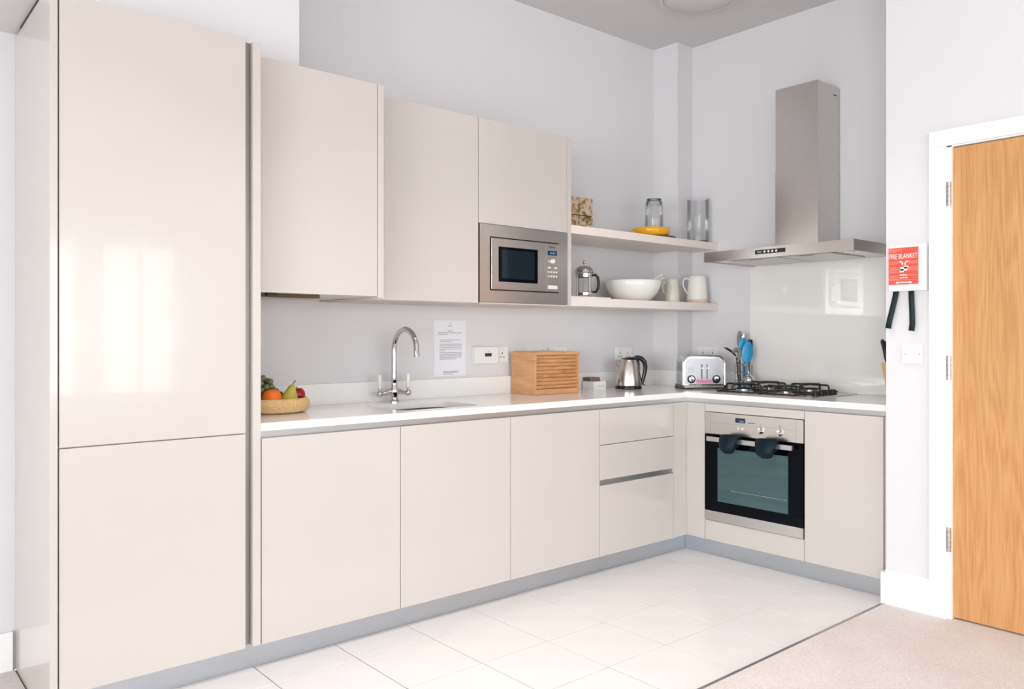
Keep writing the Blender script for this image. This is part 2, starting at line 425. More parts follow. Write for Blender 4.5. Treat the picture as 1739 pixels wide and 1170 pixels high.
S('baseboard_right', bm, 'white_paint', 'white skirting board beside the oak door', 'skirting board')
bm = box(XL, -3.095, YB-0.018, YB, 0.0, 0.145, bev=0.003)
S('baseboard_left', bm, 'white_paint', 'white skirting board left of the tall cabinet', 'skirting board')

# oak door
d = struct(bpy.data.objects.new('door_1', None)); COL.objects.link(d); d.location = (XD, -1.87, 0)
d['label'] = 'plain oak veneer door in a white frame'; d['category'] = 'door'
obj('door_leaf', box(XD+0.012, XD+0.052, -2.275, -1.432, 0.014, 2.040, bev=0.0015), 'oak_door', d)
AO, AI, AT = -1.347, -1.417, 2.118
obj('architrave', box(XD-0.018, XD, AI, AO, 0.0, AT-0.07, bev=0.004), 'white_paint', d)
obj('architrave', box(XD-0.018, XD, -2.36, AO, AT-0.07, AT, bev=0.004), 'white_paint', d)
obj('architrave', box(XD-0.018, XD, -2.36, -2.29, 0.0, AT-0.07, bev=0.004), 'white_paint', d)
bm = box(XD-0.002, XD+0.149, -1.4355, -1.417, 0, 2.049); bx(bm, XD-0.002, XD+0.149, -2.3155, -2.285, 0, 2.049); bx(bm, XD-0.002, XD+0.149, -2.3155, -1.417, 2.0435, 2.0755)
bx(bm, XD+0.056, XD+0.07, -1.46, -1.4355, 0, 2.0435)
obj('door_lining', bm, 'white_paint', d)
for z in (1.840, 1.090, 0.349):
    h = obj('hinge', tub([(XD-0.006, -1.427, z-0.052), (XD-0.006, -1.427, z+0.052)], 0.0085, seg=12), 'steel_v', d, smooth=True)
    obj('hinge_leaf', box(XD-0.0045, XD-0.0018, -1.4245, -1.4172, z-0.05, z+0.05), 'steel_v', h)
    for k in range(1, 5): obj('knuckle_ring', tub([(XD-0.006, -1.427, z-0.052+k*0.021-0.001), (XD-0.006, -1.427, z-0.052+k*0.021+0.001)], 0.0092, seg=12), 'alu_dark', h)
obj('lever_handle', tub([(XD+0.012, -2.21, 1.02), (XD-0.04, -2.21, 1.02), (XD-0.045, -2.19, 1.02), (XD-0.045, -2.09, 1.02)], 0.009), 'steel', d, smooth=True)

# ceiling light dome
t = thing('ceiling_light', 'round flat grey ceiling light above the corner', 'ceiling light', (0.08, -0.12, CZ))
obj('rim', lat([(0, 0), (0.225, 0), (0.225, -0.018), (0.205, -0.022), (0.2, -0.012), (0, -0.012)], seg=48), 'ceiling', t, world=False, smooth=True)
obj('diffuser', lat([(0.2, -0.014), (0.17, -0.03), (0.1, -0.04), (0, -0.044)], seg=48), 'ceiling', t, world=False, smooth=True)

# unseen downlights added to brighten the floor, worktop and base doors
mat('added_lamp_glow', (255, 244, 230), 0.4, emit=6.0)
def added_downlight(x, y, watts, label):
    t = thing('added_downlight', label, 'ceiling light', (x, y, CZ), group='added recessed ceiling fill lights')
    obj('ring', lat([(0.075, 0), (0.095, 0), (0.095, -0.004), (0.078, -0.008), (0.075, 0)], seg=32), 'white_plastic', t, world=False, smooth=True)
    obj('lens', lat([(0, -0.0015), (0.075, -0.0015), (0.075, -0.003), (0, -0.003)], seg=32), 'added_lamp_glow', t, world=False)
    L = bpy.data.lights.new('added_downlight_lamp', 'AREA'); L.shape = 'DISK'; L.size = 0.15; L.energy = watts; L.color = (1.0, 0.98, 0.965); L.spread = R(92)
    o = bpy.data.objects.new('added_downlight_lamp', L); COL.objects.link(o); o.parent = t; o.location = (0, 0, -0.012)
for x, y, lb in ((-2.9, -1.0, 'white recessed fill light added to the ceiling in front of the tall cabinet'), (-1.95, -1.0, 'white recessed fill light added to the ceiling in front of the sink'), (-0.9, -0.95, 'white recessed fill light added to the ceiling in front of the drawers')):
    added_downlight(x, y, P_FILL, lb)

# ------------------------------------------------------------------ cabinets
G = 0.0016
BV = 0.0015
# tall cabinet
t = thing('tall_cabinet', 'floor-to-bulkhead tall glossy cream cabinet with two doors', 'cabinet', (-2.76, 0.3, 0))
obj('carcass', box(-3.060, -2.462, 0.022, YB-0.002, ZB, 2.306), 'carcass', t)
obj('door', box(-3.060+G, -2.460, 0, 0.021, 0.8755, 2.308, bev=BV), 'cabinet', t, label='large upper door of the tall cabinet')
obj('door', box(-3.060+G, -2.460, 0, 0.021, ZB, 0.8715, bev=BV), 'cabinet', t, label='lower door of the tall cabinet')
obj('side_panel', box(-3.085, -3.063, 0, YB-0.002, 0, 2.326, bev=BV), 'cabinet', t)
bm = box(-2.4595, -2.4335, 0.026, 0.030, ZB+0.003, 2.300); bx(bm, -2.4605, -2.4585, 0.0215, 0.03, ZB+0.003, 2.3); 
obj('handle_channel', bm, 'alu_dark', t, label='recessed metal handle channel')
obj('end_panel', box(-2.4325, -2.4025, 0, YB-0.002, ZB, 2.300, bev=BV), 'cabinet', t)
obj('gap_shade', box(-3.0855, -3.066, 0.10, 0.50, 2.3262, 2.3372), 'black', t, label='thin black strip standing in for the shaded gap along the top')  # black box paints in the shade of the gap below the bulkhead

def base_cab(x0, x1, label):
    t = thing('base_cabinet', label, 'cabinet', ((x0+x1)/2, 0.3, ZB), group='base cabinets under the long worktop')
    bm = box(x0+0.001, x0+0.017, 0.022, 0.575, ZB, 0.80); bx(bm, x1-0.017, x1-0.001, 0.022, 0.575, ZB, 0.80)
    bx(bm, x0+0.017, x1-0.017, 0.022, 0.575, ZB, ZB+0.016); bx(bm, x0+0.017, x1-0.017, 0.567, 0.575, ZB+0.016, 0.80)
    obj('carcass', bm, 'carcass', t)
    obj('door', box(x0+G, x1-G, 0, 0.020, ZB, ZT, bev=BV), 'cabinet', t)
    return t
base_cab(-2.4, -1.8, 'glossy cream base cabinet under the fruit bowl, beside the tall cabinet')
base_cab(-1.8, -1.2, 'glossy cream base cabinet directly under the sink and tap')
base_cab(-1.2, -0.6, 'glossy cream base cabinet between the sink cabinet and the drawers')
t = thing('drawer_unit', 'glossy cream three-drawer base unit beside the inner corner', 'cabinet', (-0.3, 0.3, ZB))
obj('carcass', box(-0.599, -0.001, 0.024, 0.575, ZB, 0.80), 'carcass', t)
obj('drawer_front', box(-0.6+G, -G, 0, 0.020, 0.668, ZT, bev=BV), 'cabinet', t)
obj('drawer_front', box(-0.6+G, -G, 0, 0.020, 0.4865, 0.6645, bev=BV), 'cabinet', t)
obj('drawer_front', box(-0.6+G, -G, 0, 0.020, ZB, 0.4585, bev=BV), 'cabinet', t)
bm = box(-0.6+G, -G, 0.012, 0.0235, 0.4595, 0.4855); bx(bm, -0.6+G, -G, 0.004, 0.012, 0.459, 0.4635)
obj('grip_rail', bm, 'alu', t, label='recessed metal grip rail')
t = thing('corner_filler', 'narrow cream filler panels forming the inner corner of the base units', 'cabinet panel', (C, 0, ZB))
obj('panel', box(G, C, 0, 0.020, ZB, ZT, bev=0.0008), 'cabinet', t)
obj('panel', box(C, C+0.020, -0.1233+G, -0.0002, ZB, ZT, bev=0.0008), 'cabinet', t)
Y0, Y1, Y2 = -0.1233, -0.7233, -1.119
t = thing('oven_housing', 'cream base unit housing the built-in oven', 'cabinet', (C+0.3, -0.42, ZB))
bm = bmesh.new()
bx(bm, C+0.022, XR-0.02, Y0-0.018, Y0-0.001, ZB, 0.80); bx(bm, C+0.022, XR-0.02, Y1+0.001, Y1+0.003, ZB, 0.80)
bx(bm, C+0.022, XR-0.02, Y1+0.003, Y0-0.018, ZB, 0.195)
obj('carcass', bm, 'carcass', t)
obj('top_strip', box(C, C+0.020, Y1+G, Y0-G, 0.8075, ZT, bev=BV), 'cabinet', t)
obj('bottom_panel', box(C, C+0.020, Y1+G, Y0-G, ZB, 0.2035, bev=BV), 'cabinet', t)
t = thing('base_cabinet', 'glossy cream base cabinet right of the oven, against the side wall', 'cabinet', (C+0.3, -0.92, ZB))
obj('carcass', box(C+0.022, XR-0.02, Y2+0.002, Y1-0.001, ZB, 0.80), 'carcass', t)
obj('door', box(C, C+0.020, Y2, Y1-G, ZB, ZT, bev=BV), 'cabinet', t)
obj('side_filler', box(C+0.012, C+0.022, -1.134, Y2-0.002, ZB, ZT), 'carcass', t)

# plinths and handle rails
o = obj('plinth', box(-3.0625, C+0.050, 0.050, 0.064, 0.0005, ZB-0.001), 'alu_plinth'); tag(o, 'brushed grey metal plinth under the long run of cabinets', 'plinth')
o = obj('plinth', box(C+0.050, C+0.064, -1.135, 0.0495, 0.0005, ZB-0.001), 'alu_plinth'); tag(o, 'brushed grey metal plinth under the oven run', 'plinth')
bm = box(-2.402, C+0.030, 0.030, 0.034, 0.802, WB-0.001); bx(bm, -2.402, C+0.03, 0.0225, 0.030, 0.802, 0.806)
o = obj('handle_rail', bm, 'alu'); tag(o, 'recessed metal handle rail under the front edge of the long worktop', 'handle rail')
bm = box(C+0.030, C+0.034, -1.150, 0.0295, 0.809, WB-0.001); bx(bm, C+0.0225, C+0.03, -1.15, 0.0225, 0.809, 0.811)
o = obj('handle_rail', bm, 'alu'); tag(o, 'recessed metal handle rail under the worktop edge above the oven', 'handle rail')

# worktop with sink cut-out
SX0, SX1, SY0, SY1 = -1.735, -1.29, 0.095, 0.43
bm = bmesh.new()
OV = 0.008
outer = [(-2.4015, OV), (C+OV, OV), (C+OV, -1.1535), (XR-0.001, -1.1535), (XR-0.001, 0.404), (0.555, 0.404), (0.555, YB-0.001), (-2.4015, YB-0.001)]
hole = rrect(SX0, SX1, SY0, SY1, 0.06)
es = []
for loop in (outer, hole):
    vs = [bm.verts.new((x, y, WT)) for x, y in loop]
    es += [bm.edges.new((vs[i], vs[(i+1) % len(vs)])) for i in range(len(vs))]
r = bmesh.ops.triangle_fill(bm, edges=es, use_beauty=True)
fs = [f for f in r['geom'] if isinstance(f, bmesh.types.BMFace)]
ex = bmesh.ops.extrude_face_region(bm, geom=fs)
for v in ex['geom']:
    if isinstance(v, bmesh.types.BMVert): v.co.z = WB
tag(obj('worktop', bm, 'worktop'), 'L-shaped white stone worktop with a cut-out for the sink', 'worktop')
UZ = 1.004
def upstand(b, label): tag(obj('upstand', b, 'upstand'), label, 'upstand', 'white stone upstands along the worktop')
upstand(box(-2.4015, 0.555, YB-0.020, YB-0.001, WT+0.0002, UZ, bev=0.001), 'long white stone upstand behind the tap and bread bin')
upstand(box(0.536, 0.5555, 0.386, YB-0.0205, WT+0.0002, UZ, bev=0.001), 'short white stone upstand on the column face beside the kettle')
upstand(box(0.556, XR-0.0205, 0.386, 0.4045, WT+0.0002, UZ, bev=0.001), 'short white stone upstand on the column face behind the toaster')
upstand(box(XR-0.020, XR-0.001, -0.028, 0.404, WT+0.0002, UZ, bev=0.001), 'white stone upstand on the hob wall beside the utensil holder')
o = obj('glass_splashback', box(XR-0.0085, XR-0.0005, -1.153, -0.030, WT+0.0005, 1.70, bev=0.001), 'glass_splash'); tag(o, 'glossy off-white glass splashback behind the hob', 'splashback')

# sink
t = thing('sink', 'undermounted stainless steel sink bowl in the worktop', 'sink', ((SX0+SX1)/2, (SY0+SY1)/2, 0.70))
bm = bmesh.new()
levels = [(0.012, WB-0.0005), (0.0, WB-0.0005), (-0.004, WB-0.004), (-0.012, 0.74), (-0.05, 0.715)]
prev = None
for off, z in levels:
    ring = [bm.verts.new((x, y, z)) for x, y in rrect(SX0-off, SX1+off, SY0-off, SY1+off, 0.06+min(off, 0) if off > -0.04 else 0.03)]
    if prev:
        for i in range(len(ring)): bm.faces.new((prev[i], prev[(i+1) % len(ring)], ring[(i+1) % len(ring)], ring[i]))
    prev = ring
bm.faces.new(prev)
obj('bowl', bm, 'sink_steel', t, smooth=True)
obj('drain', lat([(0, 0.004), (0.03, 0.004), (0.042, 0.002), (0.042, 0), (0, 0)], c=((SX0+SX1)/2, (SY0+SY1)/2, 0.7152)), 'chrome', t, smooth=True)

# tap
TX, TY = -1.515, 0.505
t = thing('mixer_tap', 'chrome swan-neck mixer tap with two white lever handles', 'tap', (TX, TY, WT))
bm = lat([(0, 0), (0.028, 0), (0.028, 0.006), (0.021, 0.012), (0.018, 0.022), (0.021, 0.034), (0.024, 0.05), (0.022, 0.066), (0.0165, 0.082), (0.0155, 0.10), (0.018, 0.104), (0.018, 0.112), (0.0135, 0.116), (0, 0.116)])
obj('body', bm, 'chrome', t, world=False, smooth=True)
pts = [(0, 0, 0.11), (0, 0, 0.20), (0, 0, 0.255)]
RR = 0.098
for i in range(1, 17):
    a = math.pi*i/16*0.93; pts.append((0, -(RR-RR*math.cos(a)), 0.255+RR*math.sin(a)))
l = pts[-1]; pts.append((0, l[1]-0.004, l[2]-0.045))
obj('spout', tub(pts, [0.0135]*3+[0.013]*(len(pts)-5)+[0.0135, 0.0135], seg=16), 'chrome', t, world=False, smooth=True)
obj('nozzle', tub([(0, pts[-1][1], pts[-1][2]+0.006), (0, pts[-1][1]-0.0015, pts[-1][2]-0.008)], 0.0148, seg=16), 'chrome', t, world=False, smooth=True)
for s in (-1, 1):
    bm = tub([(s*0.014, 0, 0.05), (s*0.03, 0, 0.052), (s*0.055, 0, 0.044), (s*0.078, 0, 0.043)], [0.016, 0.014, 0.009, 0.0095], seg=14)
    sphere(bm, (s*0.081, 0, 0.043), 0.0165); lathe(bm, [(0, 0.055), (0.008, 0.055), (0.0065, 0.066), (0.010, 0.070), (0.010, 0.074), (0, 0.074)], c=(s*0.081, 0, 0), seg=16)
    h = obj('handle', bm, 'chrome', t, world=False, smooth=True)
    obj('lever', lat([(0, 0.074), (0.0085, 0.074), (0.0105, 0.10), (0.0115, 0.128), (0.009, 0.136), (0, 0.138)], c=(s*0.081, 0, 0), seg=16), 'ceramic', h, world=False, smooth=True, label='white ceramic lever')

# ------------------------------------------------------------------ wall cabinets, microwave, shelves
UZ0, UZ1 = 1.387, 2.280
t = thing('wall_cabinet', 'tall cream wall cabinet next to the tall cabinet, above the fruit bowl', 'cabinet', (-2.12, 0.35, UZ0))
obj('carcass', box(-2.4015, -1.8625, 0.102, YB-0.002, UZ0+0.006, UZ1-0.001), 'carcass', t)
obj('door', box(-2.400, -1.862-G, 0.080, 0.100, UZ0+0.006, UZ1, bev=BV), 'cabinet', t)
obj('end_panel', box(-1.8605, -1.832, 0.080, YB-0.002, UZ0, UZ1, bev=BV), 'cabinet', t)
FR = 0.205
t = thing('wall_cabinet', 'cream wall cabinet with one long door left of the microwave', 'cabinet', (-1.53, 0.4, UZ0))
obj('carcass', box(-1.8305, -1.2305, FR+0.022, YB-0.002, UZ0+0.0145, UZ1-0.001), 'carcass', t)
obj('door', box(-1.8305, -1.229-G, FR, FR+0.020, UZ0, UZ1, bev=BV), 'cabinet', t)
obj('bottom_panel', box(-1.8305, -1.2305, FR+0.022, YB-0.002, UZ0-0.002, UZ0+0.014), 'carcass', t)
t = thing('wall_cabinet', 'cream wall cabinet with a lift-up flap above the microwave', 'cabinet', (-0.92, 0.4, UZ0))
bm = bmesh.new()
bx(bm, -1.2295, -1.2135, FR+0.022, YB-0.002, UZ0, UZ1-0.001); bx(bm, -1.2135, -0.6355, YB-0.012, YB-0.002, UZ0, UZ1-0.001)
bx(bm, -1.2135, -0.6355, FR+0.022, YB-0.012, 1.775, UZ1-0.001); bx(bm, -1.2135, -0.6355, FR+0.004, YB-0.012, UZ0-0.002, UZ0+0.004)
obj('carcass', bm, 'carcass', t)
obj('flap_door', box(-1.229+G, -0.6355, FR, FR+0.020, 1.7735, UZ1, bev=BV), 'cabinet', t)
obj('end_panel', box(-0.6335, -0.605, FR-0.002, YB-0.002, UZ0-0.002, UZ1, bev=BV), 'cabinet', t)

t = thing('microwave', 'built-in stainless steel microwave oven below the wall cabinet', 'microwave', (-0.928, 0.4, UZ0+0.004))
F = FR-0.006
obj('housing', box(-1.205, -0.645, FR+0.022, 0.53, 1.3925, 1.765), 'alu_dark', t)
bm = bmesh.new()
bx(bm, -1.2245, -1.163, F, FR+0.021, 1.3925, 1.7705); bx(bm, -0.700, -0.6360, F, FR+0.021, 1.3925, 1.7705)
bx(bm, -1.163, -0.700, F, FR+0.021, 1.3925, 1.450); bx(bm, -1.163, -0.700, F, FR+0.021, 1.712, 1.7705)
obj('trim_frame', bm, 'steel', t)
obj('shadow_gap', box(-1.163, -0.700, FR+0.004, FR+0.021, 1.450, 1.712), 'black', t, label='black gap around the door')
o = obj('door', box(-1.1575, -0.8015, F-0.006, FR+0.003, 1.4555, 1.7055, bev=0.002), 'steel', t)
obj('window_border', box(-1.113, -0.855, F-0.0075, F-0.0055, 1.494, 1.666, bev=0.0008), 'black_glass', o)
obj('window', box(-1.094, -0.878, F-0.0082, F-0.0070, 1.510, 1.652), 'mw_glass', o)
o = obj('control_panel', box(-0.7995, -0.7055, F-0.006, FR+0.003, 1.4555, 1.7055, bev=0.002), 'steel', t)
f = F-0.006
obj('display', box(-0.783, -0.721, f-0.0012, f+0.001, 1.645, 1.667), 'display', o)
bm = bmesh.new()
for k in range(4): bx(bm, -0.770+k*0.0105, -0.763+k*0.0105, f-0.0018, f-0.0012, 1.651, 1.661)
obj('digits', bm, 'digit', o)
bm = bmesh.new()
for k in range(4): bx(bm, -0.772+k*0.0105, -0.764+k*0.0105, f-0.0006, f+0.001, 1.683, 1.690)
obj('maker_mark', bm, 'dark_print', o)
obj('knob', xform(lat([(0, 0), (0.0115, 0), (0.0105, 0.011), (0.009, 0.013), (0, 0.013)], seg=24), Matrix.Translation((-0.752, f, 1.614)) @ Matrix.Rotation(R(90), 4, 'X')), 'button', o, smooth=True)
def btn(x, z, w=0.006, h=0.004): obj('button', box(x-w, x+w, f-0.002, f+0.001, z-h, z+h, bev=0.0008), 'button', o)
btn(-0.779, 1.614, 0.004, 0.004)
btn(-0.774, 1.580, 0.009); btn(-0.730, 1.580, 0.009)
for z in (1.558, 1.536):
    for k in range(4): btn(-0.779+k*0.0185, z, 0.005)
obj('door_release', box(-0.783, -0.718, f-0.003, f+0.001, 1.470, 1.489, bev=0.001), 'button', o)

SHY = 0.206
def shelf(z0, z1, label):
    o = obj('floating_shelf', pri([(-0.6045, SHY), (XR-0.001, SHY), (XR-0.001, 0.404), (0.555, 0.404), (0.555, YB-0.001), (-0.6045, YB-0.001)], z0, z1), 'shelf')
    return tag(o, label, 'shelf', 'thick floating shelves in the corner')
SL, SU = 1.434, 1.819
shelf(1.388, SL, 'lower thick beige floating shelf holding the white bowl and jugs')
shelf(1.775, SU, 'upper thick beige floating shelf holding the yellow dish and vase')

# wiring left hanging under the first wall cabinet
t = thing('cabinet_underlight', 'dark strip light fitting under the wall cabinet by the fruit bowl', 'light fitting', (-2.2, 0.3, UZ0))
obj('housing', box(-2.395, -2.10, 0.13, 0.165, UZ0-0.008, UZ0+0.0055, bev=0.001), 'stem', t)
obj('bracket', box(-2.33, -2.29, 0.108, 0.13, UZ0-0.004, UZ0+0.0055), 'black', t)

# ------------------------------------------------------------------ hood
HX, HY0, HY1, HZ0, HZ1 = 0.205, -0.056, -0.936, 1.648, 1.704
t = thing('extractor_hood', 'stainless steel chimney extractor hood above the hob', 'extractor hood', (0.46, -0.496, HZ0))
bm = bmesh.new()
bx(bm, HX, HX+0.012, HY1, HY0, HZ0, HZ1); bx(bm, HX+0.012, XR-0.01, HY1, HY1+0.012, HZ0, HZ1); bx(bm, HX+0.012, XR-0.01, HY0-0.012, HY0, HZ0, HZ1)
bx(bm, HX+0.012, XR-0.01, HY1+0.012, HY0-0.012, HZ1-0.006, HZ1); bx(bm, HX+0.012, XR-0.01, HY1+0.012, HY0-0.012, HZ0+0.006, HZ0+0.010)
obj('canopy', bm, 'steel', t)
for a, b in ((-0.20, -0.49), (-0.50, -0.79)):
    o = obj('grease_filter', box(HX+0.06, XR-0.09, b, a, HZ0+0.0005, HZ0+0.0055), 'alu', t)
    obj('latch', box(HX+0.07, HX+0.085, (a+b)/2-0.04, (a+b)/2+0.04, HZ0-0.0015, HZ0+0.0005), 'alu_dark', o)
for y in (-0.13, -0.86):
    obj('lamp', lat([(0, 0.0045), (0.03, 0.0045), (0.03, 0), (0, 0)], c=(HX+0.10, y, HZ0+0.001)), 'white_plastic', t, smooth=True)
obj('chimney_lower', box(0.470, XR-0.0095, -0.605, -0.348, HZ1, 2.150), 'steel_v', t)
obj('chimney_upper', box(0.4715, XR-0.0095, -0.6035, -0.3495, 2.150, 2.618), 'steel_v', t)
obj('chimney_slot', box(0.64, 0.675, -0.6043, -0.6035, 2.565, 2.571), 'black', t)
o = obj('control_strip', box(HX-0.0015, HX+0.002, -0.568, -0.388, 1.668, 1.690, bev=0.0004), 'black_gloss', t)
for k in range(4):
    obj('button', xform(lat([(0, 0), (0.0062, 0), (0.0055, 0.002), (0, 0.002)], seg=16), Matrix.Translation((HX-0.0012, -0.447-k*0.023, 1.679)) @ Matrix.Rotation(R(-90), 4, 'Y')), 'button', o)
bm = bmesh.new()
for k in range(4): bx(bm, HX-0.0021, HX-0.0014, -0.407-k*0.0065, -0.4025-k*0.0065, 1.676, 1.682)
obj('maker_mark', bm, 'grey_print', o)

# ------------------------------------------------------------------ oven
t = thing('built_in_oven', 'built-in stainless steel oven with dark glass door', 'oven', (C+0.28, -0.4233, 0.2055))
OA, OB = -0.1265, -0.7203
obj('cavity', box(C+0.022, C+0.52, OB+0.02, OA-0.02, 0.21, 0.80), 'alu_dark', t)
o = obj('control_panel', box(C-0.004, C+0.021, OB, OA, 0.6865, 0.8045, bev=0.001), 'steel', t)
f = C-0.004
bm = box(f-0.0006, f+0.001, OB+0.04, OA-0.036, 0.7480, 0.7488); bx(bm, f-0.0006, f+0.001, OA-0.0368, OA-0.036, 0.690, 0.803); bx(bm, f-0.0006, f+0.001, OB+0.04, OB+0.0408, 0.690, 0.803)
obj('panel_line', bm, 'alu_dark', o)
obj('display', box(f-0.0015, f+0.001, -0.384, -0.324, 0.760, 0.785, bev=0.0005), 'display', o)
bm = bmesh.new()
for k in range(3): bx(bm, f-0.0021, f-0.0015, -0.3755+k*0.0095, -0.3695+k*0.0095, 0.764, 0.773)
obj('digits', bm, 'digit', o)
bm = bmesh.new()
for k in range(4): bx(bm, f-0.0006, f+0.001, -0.4415+k*0.0105, -0.4335+k*0.0105, 0.7615, 0.7655)
obj('maker_mark', bm, 'dark_print', o)
for y in (-0.3405, -0.3675):
    obj('button', xform(lat([(0, 0), (0.007, 0), (0.006, 0.004), (0, 0.005)], seg=16), Matrix.Translation((f, y, 0.729)) @ Matrix.Rotation(R(-90), 4, 'Y')), 'button', o, smooth=True)
for k, y in enumerate((-0.476, -0.588)):
    kb = obj('knob', xform(lat([(0, 0), (0.0165, 0), (0.0155, 0.006), (0.012, 0.018), (0.010, 0.021), (0, 0.021)], seg=24), Matrix.Translation((f, y, 0.727)) @ Matrix.Rotation(R(-90), 4, 'Y')), 'chrome', o, smooth=True)
    obj('knob_grip', box(f-0.026, f-0.012, y-0.0045, y+0.0045, 0.7105, 0.7435, bev=0.002), 'chrome', kb, smooth=True)
    obj('dial_mark', box(f-0.0006, f+0.001, y-0.003, y+0.003, 0.756, 0.764), 'red_print' if k else 'grey_print', o)
dr = obj('door', box(C-0.006, C+0.021, OB, OA, 0.2605, 0.6835, bev=0.001), 'black_glass', t)
obj('window', box(C-0.0068, C-0.005, -0.637, -0.211, 0.318, 0.613), 'oven_glass', dr, label='greenish dark see-through oven window')
obj('rack_line', box(C-0.0072, C-0.0066, -0.630, -0.300, 0.386, 0.3875), 'alu', dr)
obj('steel_strip', box(C-0.006, C+0.021, OB, OA, 0.2065, 0.2600, bev=0.001), 'steel', t)
hd = obj('handle', box(C-0.048, C-0.036, OB+0.040, OA-0.040, 0.650, 0.675, bev=0.002), 'alu', dr)
for y in (OB+0.06, OA-0.06): obj('handle_post', box(C-0.038, C-0.0055, y-0.008, y+0.008, 0.654, 0.671), 'alu_dark', hd)

def mitt(yc, w, zb, label, lean):
    bm = bmesh.new(); x0 = C-0.042
    path = [(x0+0.014, 0.615, 0.3), (x0+0.016, 0.645, 0.8), (x0+0.017, 0.672, 0.96), (x0+0.010, 0.689, 1.0), (x0-0.002, 0.696, 1.03), (x0-0.014, 0.692, 1.06), (x0-0.022, 0.680, 1.05)]
    nfr = 9
    for i in range(1, nfr+1):
        s = i/nfr; path.append((x0-0.022-0.012*math.sin(math.pi*min(1, s*0.9)), 0.680-(0.680-zb)*s, 1.05*(1-0.28*s) if s < 0.7 else 1.05*(1-0.28*0.7)*math.sqrt(max(0.02, 1-((s-0.7)/0.32)**2))))
    rows = []
    for i, (x, z, k) in enumerate(path):
        row = []
        for j in range(11):
            u = j/10*2-1
            front = 1 if x < x0 else 0.25
            row.append(bm.verts.new((x - front*0.020*(1-u*u), yc + lean*(0.69-z) + u*w/2*k, z - 0.007*(u*u if i in (4, 5, 6) else 0))))
        rows.append(row)
    for a, b in zip(rows, rows[1:]):
        for j in range(10): bm.faces.new((a[j], a[j+1], b[j+1], b[j]))
    o = obj('oven_mitt', bm, 'teal_silicone', smooth='all')
    s = o.modifiers.new('thick', 'SOLIDIFY'); s.thickness = 0.005; s.offset = 1
    tag(o, label, 'oven mitt', 'silicone pinch mitts on the oven handle')
mitt(-0.323, 0.106, 0.603, 'dark teal silicone oven mitt on the left part of the oven handle', 0.04)
mitt(-0.545, 0.112, 0.603, 'dark teal silicone oven mitt on the right part of the oven handle', -0.02)

# ------------------------------------------------------------------ hob
HB = (0.195, 0.690, -0.713, -0.133)
t = thing('gas_hob', 'stainless steel four-burner gas hob with black pan supports', 'hob', (0.44, -0.423, WT))
obj('plate', box(HB[0], HB[1], HB[2], HB[3], WT+0.0003, WT+0.007, bev=0.0025), 'steel', t)
hz = WT+0.007
for (x, y, rr) in ((0.315, -0.245, 0.042), (0.315, -0.505, 0.03), (0.565, -0.245, 0.03), (0.565, -0.505, 0.05)):
    b = obj('burner', lat([(0, 0), (rr+0.012, 0), (rr+0.010, 0.006), (rr, 0.008), (rr, 0.017), (0, 0.017)], c=(x, y, hz), seg=28), 'alu', t, smooth=True)
    obj('burner_cap', lat([(0, 0), (rr-0.003, 0), (rr, 0.004), (rr-0.004, 0.008), (0, 0.009)], c=(x, y, hz+0.017), seg=28), 'iron', b, smooth=True)
def support(x, y, hx, hy):
    z = hz+0.044; r = 0.0052
    def arch(p, q):
        p, q = Vector(p), Vector(q); d = (q-p).normalized()*0.012; u = Vector((0, 0, 0.012))
        lo = Vector((0, 0, hz+0.0005-z))
        return [p+lo, p-u, p-u*0.3+d*0.3, p+d, q-d, q-u*0.3-d*0.3, q-u, q+lo]
    ps = obj('pan_support', tub(arch((x-hx, y, z), (x+hx, y, z)), r, seg=8, up=(0, 1, 0)), 'iron', t, smooth=True)
    obj('cross_wire', tub(arch((x, y-hy, z), (x, y+hy, z)), r, seg=8, up=(1, 0, 0)), 'iron', ps, smooth=True)
    obj('pan_ring', tub([(x+0.048*math.cos(2*math.pi*k/20), y+0.048*math.sin(2*math.pi*k/20), z+0.002) for k in range(20)], r*0.85, seg=8, closed=True), 'iron', ps, smooth=True)
    obj('foot_frame', tub([(a, b, hz+0.006) for a, b in rrect(x-hx, x+hx, y-hy, y+hy, 0.02, 4)], r*0.8, seg=8, closed=True), 'iron', ps, smooth=True)
for x in (0.315, 0.565):
    for y in (-0.245, -0.505): support(x, y, 0.108, 0.112)
for x in (0.325, 0.385, 0.445, 0.505):
    k = obj('knob', lat([(0, 0), (0.021, 0), (0.021, 0.005), (0.0165, 0.008), (0.0155, 0.024), (0.013, 0.027), (0, 0.027)], c=(x, -0.672, hz), seg=24), 'black', t, smooth=True)

